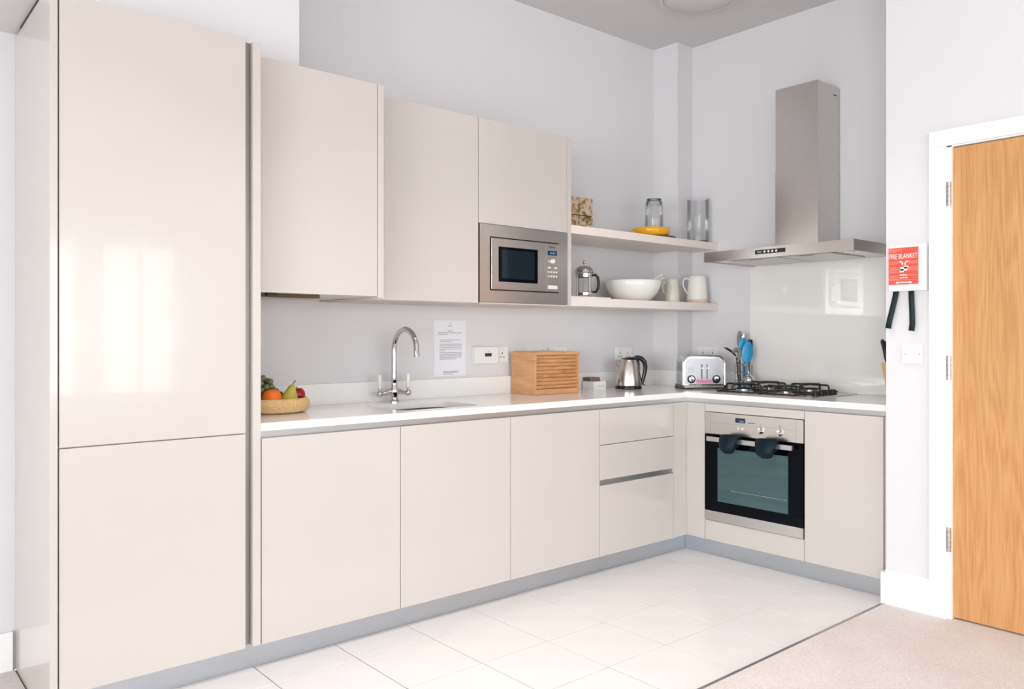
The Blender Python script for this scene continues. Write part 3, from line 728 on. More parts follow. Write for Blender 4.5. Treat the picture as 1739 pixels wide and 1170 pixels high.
# ------------------------------------------------------------------ things on the worktop
def fruit_bowl():
    cx, cy = -2.182, 0.408
    t = thing('fruit_bowl', 'low round cork fruit bowl at the left end of the worktop', 'bowl', (cx, cy, WT))
    obj('wall', lat([(0, 0), (0.128, 0), (0.147, 0.008), (0.157, 0.028), (0.157, 0.045), (0.150, 0.058), (0.142, 0.062), (0.133, 0.060)], seg=48), 'cork', t, world=False, smooth=True)
    obj('hollow', lat([(0.133, 0.060), (0.129, 0.045), (0.12, 0.022), (0.10, 0.014), (0, 0.014)], seg=48), 'cork_inside', t, world=False, smooth=True)
    def f(name, bm, m, label, cat, loc, rot=(0, 0, 0)):
        o = obj(name, bm, m, smooth='all'); tag(o, label, cat); o.location = loc; o.rotation_euler = rot; return o
    z0 = WT+0.014
    # orange
    t = thing('orange', 'bright orange fruit at the front of the cork bowl', 'orange', (cx-0.030, cy-0.072, z0+0.010))
    obj('peel', lat([(0, 0.002), (0.018, 0.002), (0.034, 0.012), (0.041, 0.028), (0.042, 0.038), (0.038, 0.056), (0.026, 0.071), (0.01, 0.0765), (0, 0.0745)], seg=28), 'orange_peel', t, world=False, smooth='all')
    obj('stem_button', lat([(0, 0.0735), (0.004, 0.0738), (0.003, 0.0765), (0, 0.077)], seg=10), 'stem', t, world=False)
    # pear leaning
    t = thing('pear', 'yellow-green pear with a stalk leaning in the cork bowl', 'pear', (cx+0.046, cy-0.070, z0))
    mt = Matrix.Translation((0, 0, 0.034)) @ Matrix.Rotation(R(14), 4, 'Y') @ Matrix.Translation((0, 0, -0.034))
    obj('flesh', xform(lat([(0, 0.001), (0.012, 0.0), (0.030, 0.012), (0.0365, 0.032), (0.032, 0.056), (0.022, 0.076), (0.0165, 0.092), (0.010, 0.102), (0, 0.104)], seg=28), mt), 'pear_skin', t, world=False, smooth='all')
    obj('stalk', xform(tub([(0, 0, 0.101), (0.002, 0, 0.112), (0.008, 0, 0.124)], [0.0018, 0.0017, 0.0024], seg=8), mt), 'stem', t, world=False)
    # apples
    ap = [(0, 0.006), (0.014, 0.001), (0.03, 0.012), (0.038, 0.032), (0.036, 0.048), (0.026, 0.062), (0.012, 0.064), (0, 0.058)]
    for nm, m, lb, dx, dy in (('apple', 'apple_skin', 'bright red apple at the right rim of the cork bowl', 0.103, -0.020),
                              ('apple', 'plum_skin', 'dark red apple behind the pear in the cork bowl', 0.035, 0.035)):
        t = thing(nm, lb, 'apple', (cx+dx, cy+dy, z0+(0.006 if dy > 0 else 0.02)))
        obj('flesh', lat(ap, seg=28), m, t, world=False, smooth='all')
        obj('stalk', tub([(0, 0, 0.058), (0.003, 0, 0.072)], 0.0016, seg=8), 'stem', t, world=False)
    # grapes
    t = thing('grape_bunch', 'bunch of grey-green grapes heaped at the back of the bowl', 'grapes', (cx-0.035, cy+0.015, z0))
    gm = None
    rng = random.Random(3); spots = []
    tries = 0
    while len(spots) < 70 and tries < 20000:
        tries += 1
        x = rng.uniform(-0.075, 0.062); y = rng.uniform(-0.055, 0.055); z = rng.uniform(0.014, 0.135)
        if (x/0.078)**2+(y/0.06)**2+((z-0.04)/0.098)**2 > 1: continue
        if (x-0.075)**2+(y-0.015)**2+(z-0.035)**2 < 0.0022: continue
        if (x-0.005)**2+(y+0.087)**2+(z-0.048)**2 < 0.0031: continue
        if all((x-a)**2+(y-b)**2+(z-c)**2 > 0.00044 for a, b, c in spots): spots.append((x, y, z))
    for x, y, z in spots:
        if gm is None:
            o = obj('grape', sph((0, 0, 0), 0.0122, 0.0122, 0.0138, seg=14, rings=9), 'grape_skin', t, world=False, smooth='all'); gm = o.data
        else:
            o = bpy.data.objects.new('grape', gm); COL.objects.link(o); o.parent = t
        o.location = (x, y, z); o.rotation_euler = (rng.uniform(-1, 1), rng.uniform(-1, 1), 0)
fruit_bowl()

def bread_bin():
    x0, x1, y0, y1, h = -0.708, -0.366, 0.378, 0.574, 0.232
    t = thing('bread_bin', 'wooden roll-top bread bin with horizontal slats', 'bread bin', ((x0+x1)/2, (y0+y1)/2, WT))
    z0, z1 = WT, WT+h
    obj('side', box(x0, x0+0.014, y0, y1, z0, z1, bev=0.0015), 'bin_wood', t)
    obj('side', box(x1-0.014, x1, y0, y1, z0, z1, bev=0.0015), 'bin_wood', t)
    obj('top_board', box(x0+0.014, x1-0.014, y0+0.002, y1, z1-0.016, z1+0.003, bev=0.002), 'bin_wood', t)
    obj('bottom_board', box(x0+0.014, x1-0.014, y0+0.004, y1, z0+0.001, z0+0.030, bev=0.002), 'bin_wood', t)
    obj('back_board', box(x0+0.014, x1-0.014, y1-0.010, y1-0.002, z0+0.03, z1-0.016), 'bin_wood', t)
    n = 9; za, zb = z0+0.031, z1-0.017; p = (zb-za)/n
    for i in range(n):
        bm = bmesh.new(); zc = za+p*(i+0.5); hh = p*0.47
        pts = [(y0+0.014, zc-hh), (y0+0.010, zc-hh), (y0+0.0055, zc-hh*0.55), (y0+0.004, zc), (y0+0.0055, zc+hh*0.55), (y0+0.010, zc+hh), (y0+0.014, zc+hh)]
        a = [bm.verts.new((x0+0.0145, y, z)) for y, z in pts]; b = [bm.verts.new((x1-0.0145, y, z)) for y, z in pts]
        bm.faces.new(a); bm.faces.new(list(reversed(b)))
        for k in range(len(pts)): bm.faces.new((a[k], b[k], b[(k+1) % len(pts)], a[(k+1) % len(pts)]))
        obj('slat', bm, 'slat_wood', t)
    obj('slat_backing', box(x0+0.0145, x1-0.0145, y0+0.0142, y0+0.018, za, zb), 'dark_wood', t)
bread_bin()

t = thing('card_box', 'small open white box of brown sachets beside the bread bin', 'box', (-0.075, 0.52, WT))
bx0, bx1, by0, by1 = -0.148, -0.040, 0.478, 0.570
bm = box(bx0, bx1, by0, by0+0.003, WT, WT+0.050); bx(bm, bx0, bx1, by1-0.003, by1, WT, WT+0.050); bx(bm, bx0, bx0+0.003, by0+0.003, by1-0.003, WT, WT+0.05); bx(bm, bx1-0.003, bx1, by0+0.003, by1-0.003, WT, WT+0.05); bx(bm, bx0+0.003, bx1-0.003, by0+0.003, by1-0.003, WT, WT+0.003)
obj('tray', bm, 'white_plastic', t)
for k in range(3): obj('print_mark', box(bx0+0.045+k*0.016, bx0+0.058+k*0.016, by0-0.0006, by0+0.001, WT+0.019, WT+0.024), 'grey_print', t)
for k in range(5):
    bm = box(-0.043, 0.043, -0.003, 0.003, 0, 0.07, bev=0.001)
    o = obj('sachet', xform(bm, Matrix.Translation((-0.096, by0+0.026+k*0.013, WT+0.004)) @ Matrix.Rotation(R(-12), 4, 'X')), 'packet')
    tag(o, 'brown sachet standing upright in the small white box', 'sachet', 'brown sachets in the white box')

def kettle():
    t = thing('kettle', 'brushed steel electric kettle with black handle and base', 'kettle', (0.107, 0.428, WT), R(-40.5))
    k = 0.99
    obj('power_base', lat([(0, 0), (0.080, 0), (0.082, 0.006), (0.080, 0.016), (0.077, 0.021), (0, 0.021)], seg=40), 'black_gloss', t, world=False, smooth=True)
    obj('body', lat([(0, 0.021), (0.079, 0.021), (0.0795, 0.028), (0.077, 0.06), (0.070, 0.11), (0.060, 0.155), (0.053, 0.176), (0.050, 0.180), (0, 0.180)], seg=40), 'steel_v', t, world=False, smooth=True)
    obj('lid', xform(lat([(0.0525, 0.0), (0.053, 0.004), (0.046, 0.011), (0.02, 0.015), (0, 0.0155)], seg=40), Matrix.Translation((0.004, 0, 0.178)) @ Matrix.Rotation(R(-5), 4, 'Y')), 'black_gloss', t, world=False, smooth=True)
    bm = tub([(-0.048, 0, 0.142), (-0.066, 0, 0.160), (-0.076, 0, 0.172)], [0.026, 0.017, 0.009], seg=14)
    obj('spout', bm, 'steel_v', t, world=False, smooth=True)
    pts = [(0.035, 0, 0.188), (0.056, 0, 0.190), (0.080, 0, 0.183), (0.098, 0, 0.163), (0.104, 0, 0.135), (0.101, 0, 0.105), (0.094, 0, 0.075), (0.086, 0, 0.045), (0.081, 0, 0.026)]
    obj('handle', tub(pts, [0.010, 0.0145, 0.015, 0.014, 0.013, 0.012, 0.0115, 0.011, 0.010], seg=12), 'black_gloss', t, world=False, smooth=True)
    obj('collar', tub([(0.052, 0, 0.186), (0.060, 0, 0.150), (0.068, 0, 0.110)], [0.012, 0.009, 0.004], seg=10), 'black_gloss', t, world=False, smooth=True)
    obj('switch', box(0.088, 0.102, -0.006, 0.006, 0.020, 0.026, bev=0.001), 'black_gloss', t, world=False)
kettle()

def toaster():
    # local frame: x right, y depth (away from viewer), origin at front bottom centre
    t = thing('toaster', 'chrome four-slice toaster with two dials in the corner', 'toaster', (0.425, 0.103, WT), R(-53+14))
    w, h, dp = 0.130, 0.204, 0.175
    def outline(w, z0, z1, r, n=8):
        pts = [(-w, z0), (w, z0)]
        for i in range(n+1): a = R(90*i/n); pts.append((w-r+r*math.cos(a), z1-r+r*math.sin(a)))
        for i in range(n+1): a = R(90+90*i/n); pts.append((-w+r+r*math.cos(a), z1-r+r*math.sin(a)))
        return pts
    def slab(pts, y0, y1):
        bm = bmesh.new()
        a = [bm.verts.new((x, y0, z)) for x, z in pts]; b = [bm.verts.new((x, y1, z)) for x, z in pts]
        bm.faces.new(list(reversed(a))); bm.faces.new(b)
        for i in range(len(pts)): bm.faces.new((a[i], a[(i+1) % len(pts)], b[(i+1) % len(pts)], b[i]))
        return bm
    obj('body', slab(outline(w-0.002, 0.022, h, 0.048), 0.006, dp), 'chrome', t, world=False, smooth=True)
    ol = outline(w-0.002, 0.03, h, 0.048)[1:]; ol = [(w-0.002, 0.03)]+ol[1:]+[(-w+0.002, 0.03)]
    obj('front_rim', tub([(x*0.985, 0.004, z-0.003) for x, z in ol], 0.0055, seg=8), 'chrome', t, world=False, smooth=True)
    obj('face_plate', slab(outline(w-0.014, 0.030, h-0.018, 0.036), 0.0025, 0.008), 'toaster_face', t, world=False)
    obj('base', box(-w-0.006, w+0.006, -0.002, dp+0.004, 0.006, 0.024, bev=0.003), 'black_gloss', t, world=False)
    for sx in (-1, 1):
        for y in (0.012, dp-0.012): obj('foot', lat([(0, 0), (0.014, 0), (0.015, 0.007), (0, 0.007)], c=(sx*(w-0.004), y, 0), seg=16), 'black', t, world=False)
    obj('base_strip', box(-w+0.010, w-0.010, -0.004, 0.0, 0.009, 0.022), 'alu_dark', t, world=False)
    for x in (-0.042, 0.042):
        for dx in (-0.022, 0.022): obj('bread_slot', box(x+dx-0.012, x+dx+0.012, 0.03, dp-0.03, h-0.001, h+0.0006), 'black', t, world=False)
    for x in (-0.014, 0.018):
        obj('lever_slot', box(x-0.0025, x+0.0025, 0.0012, 0.0035, 0.062, 0.150), 'black', t, world=False)
        obj('lever', box(x-0.012, x+0.012, -0.014, 0.0012, 0.124, 0.131, bev=0.002), 'chrome', t, world=False)
    for x in (-0.078, 0.074):
        k = obj('dial', xform(lat([(0, 0), (0.0245, 0), (0.0245, 0.006), (0.018, 0.007), (0, 0.007)], seg=28), Matrix.Translation((x, 0.003, 0.060)) @ Matrix.Rotation(R(90), 4, 'X')), 'black_gloss', t, world=False, smooth=True)
        obj('dial_cap', xform(lat([(0, 0.007), (0.0175, 0.007), (0.016, 0.011), (0, 0.012)], seg=28), Matrix.Translation((x, 0.003, 0.060)) @ Matrix.Rotation(R(90), 4, 'X')), 'chrome', k, world=False, smooth=True)
        obj('dial_pointer', xform(box(-0.0022, 0.0022, -0.016, 0.016, 0.011, 0.015), Matrix.Translation((x, 0.003, 0.060)) @ Matrix.Rotation(R(90), 4, 'X') @ Matrix.Rotation(R(25 if x < 0 else 70), 4, 'Z')), 'black_gloss', k, world=False)
        for i in range(3):
            for j in (-1, 1): obj('print_mark', box(x+j*0.010-0.006, x+j*0.010+0.006, 0.0018, 0.0028, 0.101+i*0.013, 0.106+i*0.013), 'grey_print', t, world=False)
    bm = bmesh.new()
    n = 12
    for i in range(n):
        a0, a1 = -1+2*i/n, -1+2*(i+1)/n
        def zz(a): return 0.040-0.004*(1-a*a)
        vs = [(a0*0.046, 0.0014, zz(a0)), (a1*0.046, 0.0014, zz(a1)), (a1*0.046, 0.0014, zz(a1)+0.019), (a0*0.046, 0.0014, zz(a0)+0.019)]
        bm.faces.new([bm.verts.new(v) for v in vs])
    o = obj('pink_label', bm, 'pink_label', t, world=False, label='pink label strip between the dials'); s = o.modifiers.new('thick', 'SOLIDIFY'); s.thickness = 0.0012
toaster()

def utensils():
    cx, cy = 0.600, -0.055
    t = thing('utensil_holder', 'chrome wire utensil holder standing behind the hob', 'utensil holder', (cx, cy, WT))
    for z in (0.004, 0.05, 0.10, 0.150):
        obj('ring', tub([(0.052*math.cos(2*math.pi*i/24), 0.052*math.sin(2*math.pi*i/24), z) for i in range(24)], 0.0022, seg=6, closed=True), 'chrome', t, world=False, smooth=True)
    for i in range(10):
        a = 2*math.pi*i/10; obj('wire', tub([(0.052*math.cos(a), 0.052*math.sin(a), 0.004), (0.052*math.cos(a), 0.052*math.sin(a), 0.150)], 0.0016, seg=6), 'chrome', t, world=False)
    obj('base_plate', lat([(0, 0.001), (0.05, 0.001), (0.05, 0.005), (0, 0.005)], seg=24), 'chrome', t, world=False)
    rt = Vector((0.7607, -0.649, 0)); fw = Vector((0.649, 0.7607, 0)); up = Vector((0, 0, 1)); O = Vector((cx, cy, WT))
    def P(r, f, z): return O + rt*r + fw*f + up*z
    def paddle(bm, a, b, w, th, n=10, pinch=0.55):
        a, b = Vector(a), Vector(b); ax = (b-a).normalized(); side = ax.cross(fw).normalized(); nn = ax.cross(side)
        prev = None
        for i in range(n+1):
            s = i/n; k = w*(math.sin(math.pi*min(0.97, max(0.08, s*0.85+0.10))) ** pinch)
            c = a+(b-a)*s
            ring = [bm.verts.new(c + side*k*math.cos(2*math.pi*q/12) + nn*th*math.sin(2*math.pi*q/12)) for q in range(12)]
            if prev:
                for q in range(12): bm.faces.new((prev[q], prev[(q+1) % 12], ring[(q+1) % 12], ring[q]))
            else: bm.faces.new(list(reversed(ring)))
            prev = ring
        bm.faces.new(prev)
    def ut(name, label, hm, hmat, r0, f0, r1, f1, zt, head):
        t = thing(name, label, 'utensil', tuple(P(r0, f0, 0.007)), group='utensils in the wire holder')
        obj('handle', tub([P(r0, f0, 0.009), P((r0+r1)/2, (f0+f1)/2, zt*0.55), P(r1, f1, zt)], [0.0045, 0.0045, 0.004], seg=8), hmat, t, smooth=True)
        bm = bmesh.new(); head(bm); obj('head', bm, hm, t, smooth=True)
    ut('cooking_spoon', 'bright blue nylon cooking spoon at the front of the utensil holder', 'blue_nylon', 'blue_nylon', 0.004, -0.025, 0.010, -0.028, 0.20, lambda bm: paddle(bm, P(0.010, -0.028, 0.165), P(0.020, -0.030, 0.288), 0.034, 0.006))
    ut('slotted_turner', 'blue nylon slotted turner behind the blue spoon', 'blue_nylon', 'blue_nylon', 0.002, 0.0, 0.004, 0.002, 0.22, lambda bm: paddle(bm, P(0.002, 0.004, 0.20), P(-0.002, 0.006, 0.312), 0.030, 0.005))
    ut('serving_spoon', 'black serving spoon with the tallest grey tip in the holder', 'grey_nylon', 'black', -0.012, 0.026, -0.016, 0.028, 0.27, lambda bm: paddle(bm, P(-0.016, 0.028, 0.255), P(-0.016, 0.028, 0.352), 0.017, 0.005))
    ut('masher', 'black-handled utensil with a steel tip in the middle of the holder', 'steel_v', 'black', 0.014, 0.024, 0.012, 0.028, 0.29, lambda bm: paddle(bm, P(0.012, 0.028, 0.282), P(0.012, 0.028, 0.336), 0.018, 0.005))
    ut('spatula', 'black spatula at the right side of the utensil holder', 'black', 'black', 0.034, 0.010, 0.040, 0.012, 0.21, lambda bm: paddle(bm, P(0.040, 0.012, 0.20), P(0.044, 0.012, 0.300), 0.018, 0.004, pinch=0.2))
    ut('tongs', 'grey and black tongs bending out of the left of the holder', 'grey_nylon', 'black', -0.034, -0.018, -0.040, -0.020, 0.19, lambda bm: tube(bm, [P(-0.040, -0.02, 0.165), P(-0.030, -0.022, 0.205), P(-0.034, -0.024, 0.238), P(-0.055, -0.026, 0.238), P(-0.075, -0.028, 0.222)], [0.008, 0.013, 0.018, 0.016, 0.008], seg=10, flat=0.6))
    ut('knife_spatula', 'black pointed spreader sticking out left above the toaster', 'black', 'black', -0.020, 0.028, -0.036, 0.020, 0.19, lambda bm: tube(bm, [P(-0.040, 0.018, 0.20), P(-0.070, 0.010, 0.228), P(-0.100, 0.004, 0.246), P(-0.118, 0.0, 0.252)], [0.008, 0.014, 0.012, 0.003], seg=10, flat=0.45))
    t = thing('ladle', 'shiny steel ladle hanging on the front of the utensil holder', 'utensil', tuple(P(0.018, -0.068, 0.05)))
    bm = bmesh.new(); prof = [(0.036*math.sin(R(a)), -0.036*math.cos(R(a))) for a in (0, 15, 30, 45, 60, 75, 90)] + [(0.034*math.sin(R(a)), -0.034*math.cos(R(a))) for a in (90, 70, 50, 30, 10)] + [(0, -0.034)]
    prof[0] = (0, -0.036); lathe(bm, prof, seg=28)
    mt = Matrix.Translation(P(0.012, -0.070, 0.058)) @ Matrix.Rotation(R(-40.476), 4, 'Z') @ Matrix.Rotation(R(-75), 4, 'X')
    obj('cup', xform(bm, mt), 'chrome', t, smooth=True)
    obj('handle', tub([P(0.012, -0.075, 0.092), P(0.010, -0.062, 0.120), P(0.006, -0.056, 0.165)], 0.0035, seg=8), 'chrome', t, smooth=True)
utensils()

def knife_block():
    cx, cy = 0.50, -1.047
    t = thing('knife_block', 'pale wooden knife block partly hidden by the side wall', 'knife block', (cx, cy, WT))
    bm = bmesh.new()
    # slanted block leaning towards the hob
    pts = [(-0.055, 0.0), (0.055, 0.0), (0.092, 0.185), (0.002, 0.203)]
    a = [bm.verts.new((cx-0.045, cy+y, WT+z)) for y, z in pts]; b = [bm.verts.new((cx+0.045, cy+y, WT+z)) for y, z in pts]
    bm.faces.new(a); bm.faces.new(list(reversed(b)))
    for i in range(4): bm.faces.new((a[i], a[(i+1) % 4], b[(i+1) % 4], b[i]))
    obj('block', bm, 'block_wood', t)
    d = Vector((0, 0.22, 1)).normalized()
    for k, (dx, dy, ln) in enumerate(((-0.026, 0.080, 0.115), (0.0, 0.082, 0.105), (0.026, 0.078, 0.11), (-0.015, 0.045, 0.10), (0.018, 0.045, 0.10))):
        p = Vector((cx+dx, cy+dy-0.01, WT+0.188-(dy-0.08)*0.2))
        lb = ['kitchen knife with a black handle nearest the viewer in the block', 'kitchen knife with a black handle in the middle of the front row', 'kitchen knife with a black handle against the wall side of the block', 'shorter black-handled knife in the rear row of the block', 'shorter black-handled knife at the rear wall side of the block'][k]
        kt = thing('kitchen_knife', lb, 'knife', tuple(p), group='knives in the knife block')
        obj('handle', tub([p+d*0.004, p+d*0.03, p+d*0.06, p+d*(ln-0.008), p+d*ln], [0.009, 0.0105, 0.009, 0.011, 0.007], seg=10), 'black', kt, smooth=True)
        obj('bolster', tub([p-d*0.002, p+d*0.005], 0.0098, seg=10), 'chrome', kt)
        obj('pommel', tub([p+d*(ln-0.001), p+d*(ln+0.005)], 0.007, seg=10), 'chrome', kt)
knife_block()

# ------------------------------------------------------------------ things on the shelves
def cafetiere():
    t = thing('cafetiere', 'glass coffee press with chrome lid and black handle', 'coffee press', (-0.322, 0.385, SL), R(-40.5))
    obj('beaker', lat([(0, 0.006), (0.043, 0.006), (0.0455, 0.012), (0.0455, 0.150), (0.048, 0.158)], seg=32), 'clear_glass', t, world=False, smooth=True)
    for z in (0.030, 0.132): obj('frame_band', lat([(0.0468, z), (0.0482, z), (0.0482, z+0.010), (0.0468, z+0.010), (0.0468, z)], seg=32), 'chrome', t, world=False, smooth=True)
    obj('collar', lat([(0.0468, 0.128), (0.049, 0.128), (0.049, 0.150), (0.0468, 0.150)], seg=32), 'chrome', t, world=False, smooth=True)
    for a in (30, 120, 210, 300):
        c, s = math.cos(R(a)), math.sin(R(a))
        obj('frame_leg', tub([(0.050*c, 0.050*s, 0.0), (0.048*c, 0.048*s, 0.03), (0.048*c, 0.048*s, 0.13)], 0.003, seg=8), 'chrome', t, world=False, smooth=True)
    obj('lid', lat([(0.050, 0.152), (0.055, 0.156), (0.055, 0.164), (0.046, 0.180), (0.030, 0.190), (0.012, 0.195), (0, 0.196)], seg=32), 'chrome', t, world=False, smooth=True)
    bm = tub([(0, 0, 0.012), (0, 0, 0.205)], 0.0026, seg=8); sphere(bm, (0, 0, 0.214), 0.0095)
    obj('plunger_rod', bm, 'chrome', t, world=False, smooth=True)
    obj('plunger_disc', lat([(0, 0.026), (0.043, 0.026), (0.043, 0.032), (0, 0.034)], seg=32), 'chrome', t, world=False, smooth=True)
    obj('handle', tub([(0.048, 0, 0.140), (0.064, 0, 0.143), (0.078, 0, 0.128), (0.083, 0, 0.098), (0.080, 0, 0.066), (0.068, 0, 0.044), (0.048, 0, 0.046)], [0.007, 0.008, 0.008, 0.008, 0.008, 0.008, 0.006], seg=10), 'black', t, world=False, smooth=True)
cafetiere()
t = thing('serving_board', 'thin white board on the lower shelf under the coffee press', 'board', (-0.45, 0.3, SL))
obj('board', box(-0.600, -0.285, 0.212, 0.322, SL+0.0003, SL+0.007, bev=0.002), 'chopboard', t)

t = thing('salad_bowl', 'large round white ceramic bowl on the lower shelf', 'bowl', (0.103, 0.388, SL))
pf = [(0, 0), (0.085, 0), (0.090, 0.003), (0.115, 0.016), (0.145, 0.050), (0.163, 0.090), (0.171, 0.124), (0.168, 0.127), (0.164, 0.124), (0.155, 0.090), (0.137, 0.053), (0.105, 0.022), (0, 0.012)]
obj('vessel', lat(pf, seg=56), 'ceramic', t, world=False, smooth='all')
rt = Vector((0.7607, -0.649, 0))
def spoon(name, label, r0, r1, z0, z1, fy):
    A = Vector((0.103, 0.388, SL)); fwv = Vector((0.649, 0.7607, 0))
    t = thing(name, label, 'serving spoon', tuple(A+rt*r0+fwv*fy+Vector((0, 0, z0))), group='white serving spoons in the bowl')
    a = A+rt*r0+fwv*fy+Vector((0, 0, z0)); b = A+rt*r1+fwv*fy+Vector((0, 0, z1))
    obj('stem', tub([a, a.lerp(b, .6), b], [0.006, 0.007, 0.010], seg=10, flat=0.6), 'ceramic', t, smooth=True)
    obj('spoon_bowl', sph(tuple(a), 0.024, 0.024, 0.012, seg=16, rings=8), 'ceramic', t, smooth=True)
spoon('serving_spoon', 'longer white serving spoon rising over the rim of the bowl', 0.04, 0.176, 0.085, 0.166, -0.012)
spoon('serving_spoon', 'shorter white serving spoon resting on the rim of the bowl', 0.05, 0.190, 0.105, 0.148, 0.030)

def jug(name, label, loc, rz, prof, handle, m, base=None, spout=None):
    t = thing(name, label, 'jug', loc, rz)
    obj('vessel', lat(prof, seg=40), m, t, world=False, smooth='all')
    if base: obj('unglazed_foot', lat(base, seg=40), 'clay', t, world=False, smooth=True, label='unglazed tan base band')
    if handle: obj('handle', tub(handle, [0.008]+[0.007]*(len(handle)-2)+[0.006], seg=10, flat=0.75), m, t, world=False, smooth='all')
    if spout: obj('spout', tub(*spout, seg=12), m, t, world=False, smooth='all')
jug('milk_jug', 'pale cream jug between the white bowl and the handled jug', (0.432, 0.352, SL), R(-40.5),
    [(0, 0.0), (0.046, 0), (0.048, 0.01), (0.046, 0.05), (0.040, 0.10), (0.037, 0.135), (0.038, 0.152), (0.035, 0.152), (0.034, 0.13), (0.04, 0.05), (0.03, 0.012), (0, 0.01)], [(-0.038, 0, 0.128), (-0.056, 0, 0.122), (-0.062, 0, 0.098), (-0.054, 0, 0.072), (-0.043, 0, 0.058)], 'ceramic_cream')
jug('water_jug', 'white ceramic jug with looped handle and tan unglazed base', (0.610, 0.292, SL), R(-40.5),
    [(0.0655, 0.024), (0.0645, 0.05), (0.061, 0.10), (0.056, 0.150), (0.0545, 0.174), (0.0525, 0.175), (0.052, 0.15), (0.058, 0.08), (0.060, 0.024), (0, 0.02)],
    [(-0.053, 0, 0.150), (-0.066, 0, 0.162), (-0.082, 0, 0.157), (-0.091, 0, 0.138), (-0.088, 0, 0.112), (-0.076, 0, 0.085), (-0.062, 0, 0.062)], 'ceramic',
    base=[(0, 0), (0.064, 0), (0.066, 0.004), (0.0656, 0.025), (0.060, 0.025)])

t = thing('mosaic_box', 'square patterned mosaic box in brown and gold on the upper shelf', 'ornament', (-0.30, 0.47, SU), R(-6))
for i in range(2):
    for j in range(2):
        obj('panel', box(-0.104+i*0.104+0.002, i*0.104-0.002, -0.028, 0.028, 0.004+j*0.106, 0.106+j*0.106, bev=0.006), 'mosaic', t, world=False)
obj('core', box(-0.100, 0.100, -0.022, 0.022, 0, 0.210), 'dark_wood', t, world=False)

o = thing('trivet', 'dark round wooden board under the yellow dish', 'board', (0.245, 0.336, SU))
obj('disc', lat([(0, 0.0003), (0.122, 0.0003), (0.126, 0.005), (0.124, 0.011), (0, 0.012)], seg=48), 'dark_wood', o, world=False, smooth=True)
o = thing('yellow_dish', 'shallow bright yellow enamel dish on the upper shelf', 'dish', (0.205, 0.332, SU+0.0125))
obj('dish', lat([(0, 0), (0.090, 0), (0.104, 0.006), (0.111, 0.026), (0.113, 0.048), (0.110, 0.049), (0.106, 0.028), (0.096, 0.011), (0, 0.006)], seg=48), 'yellow_enamel', o, world=False, smooth='all')
obj('lug', tub([(-0.085*0.76-0.02, 0.085*0.65, 0.026), (-0.105*0.76-0.02, 0.105*0.65-0.01, 0.028), (-0.125*0.76, 0.125*0.65-0.035, 0.026), (-0.098*0.76, 0.098*0.65-0.04, 0.024)], 0.008, seg=8), 'yellow_enamel', o, world=False, smooth=True)
o = thing('glass_tumbler', 'upturned ribbed clear glass with thick base standing in the yellow dish', 'glass', (0.240, 0.338, SU+0.019))
obj('cup', lat([(0.056, 0.0), (0.0575, 0.002), (0.0535, 0.14), (0.050, 0.196)], seg=40), 'clear_glass', o, world=False, smooth='all')
obj('thick_base', lat([(0, 0.192), (0.050, 0.192), (0.0515, 0.202), (0.047, 0.213), (0.043, 0.222), (0.040, 0.225), (0, 0.223)], seg=20), 'green_glass', o, world=False, smooth=True)
obj('base_ring', lat([(0.038, 0.2235), (0.044, 0.2235), (0.044, 0.2275), (0.038, 0.2275), (0.038, 0.2235)], seg=32), 'green_glass', o, world=False, smooth=True)
for i in range(14):
    a = 2*math.pi*i/14; c, s = math.cos(a), math.sin(a)
    obj('rib', tub([(0.0515*c, 0.0515*s, 0.196), (0.0545*c, 0.0545*s, 0.150)], [0.0024, 0.0008], seg=6), 'rib_glass', o, world=False, smooth=True)
o = thing('glass_vase', 'tall clear glass cylinder vase at the end of the upper shelf', 'vase', (0.626, 0.297, SU))
obj('cylinder', lat([(0.067, 0.004), (0.068, 0.010), (0.068, 0.285), (0.0672, 0.2862)], seg=48), 'clear_glass', o, world=False, smooth=True)
obj('thick_base', lat([(0, 0.0005), (0.062, 0.0005), (0.066, 0.005), (0.064, 0.014), (0, 0.012)], seg=48), 'clear_glass', o, world=False, smooth=True)

# ------------------------------------------------------------------ things on the walls
t = thing('notice_sheet', 'printed white notice sheet taped to the wall behind the sink', 'paper', (-1.11, YB, 1.019))
obj('sheet', box(-1.214, -1.008, YB-0.0022, YB-0.0006, 1.016, 1.310), 'paper', t)
def lines(z, n, x0, x1, last, dz=0.0085, h=0.0042):
    bm = bmesh.new()
    for i in range(n):
        xe = x0+(x1-x0)*(last if i == n-1 else 1); zz = z-i*dz; x = x0
        while x < xe-0.002:
            w = min(random.uniform(0.004, 0.017), xe-x); bx(bm, x, x+w, YB-0.0030, YB-0.0022, zz-h, zz); x += w+0.0022
    return bm
P_ = [(1.296, 1, -1.116, -1.104, 1), (1.283, 1, -1.126, -1.095, 1), (1.256, 1, -1.128, -1.092, 1), (1.246, 2, -1.190, -1.035, 0.4), (1.208, 2, -1.178, -1.040, 0.55), (1.186, 5, -1.178, -1.035, 0.25), (1.142, 5, -1.178, -1.035, 0.75), (1.043, 1, -1.155, -1.055, 1), (1.037, 2, -1.155, -1.065, 0.7)]
for z, n_, a, b, l in P_: obj('printed_lines', lines(z, n_, a, b, l), 'grey_print', t)

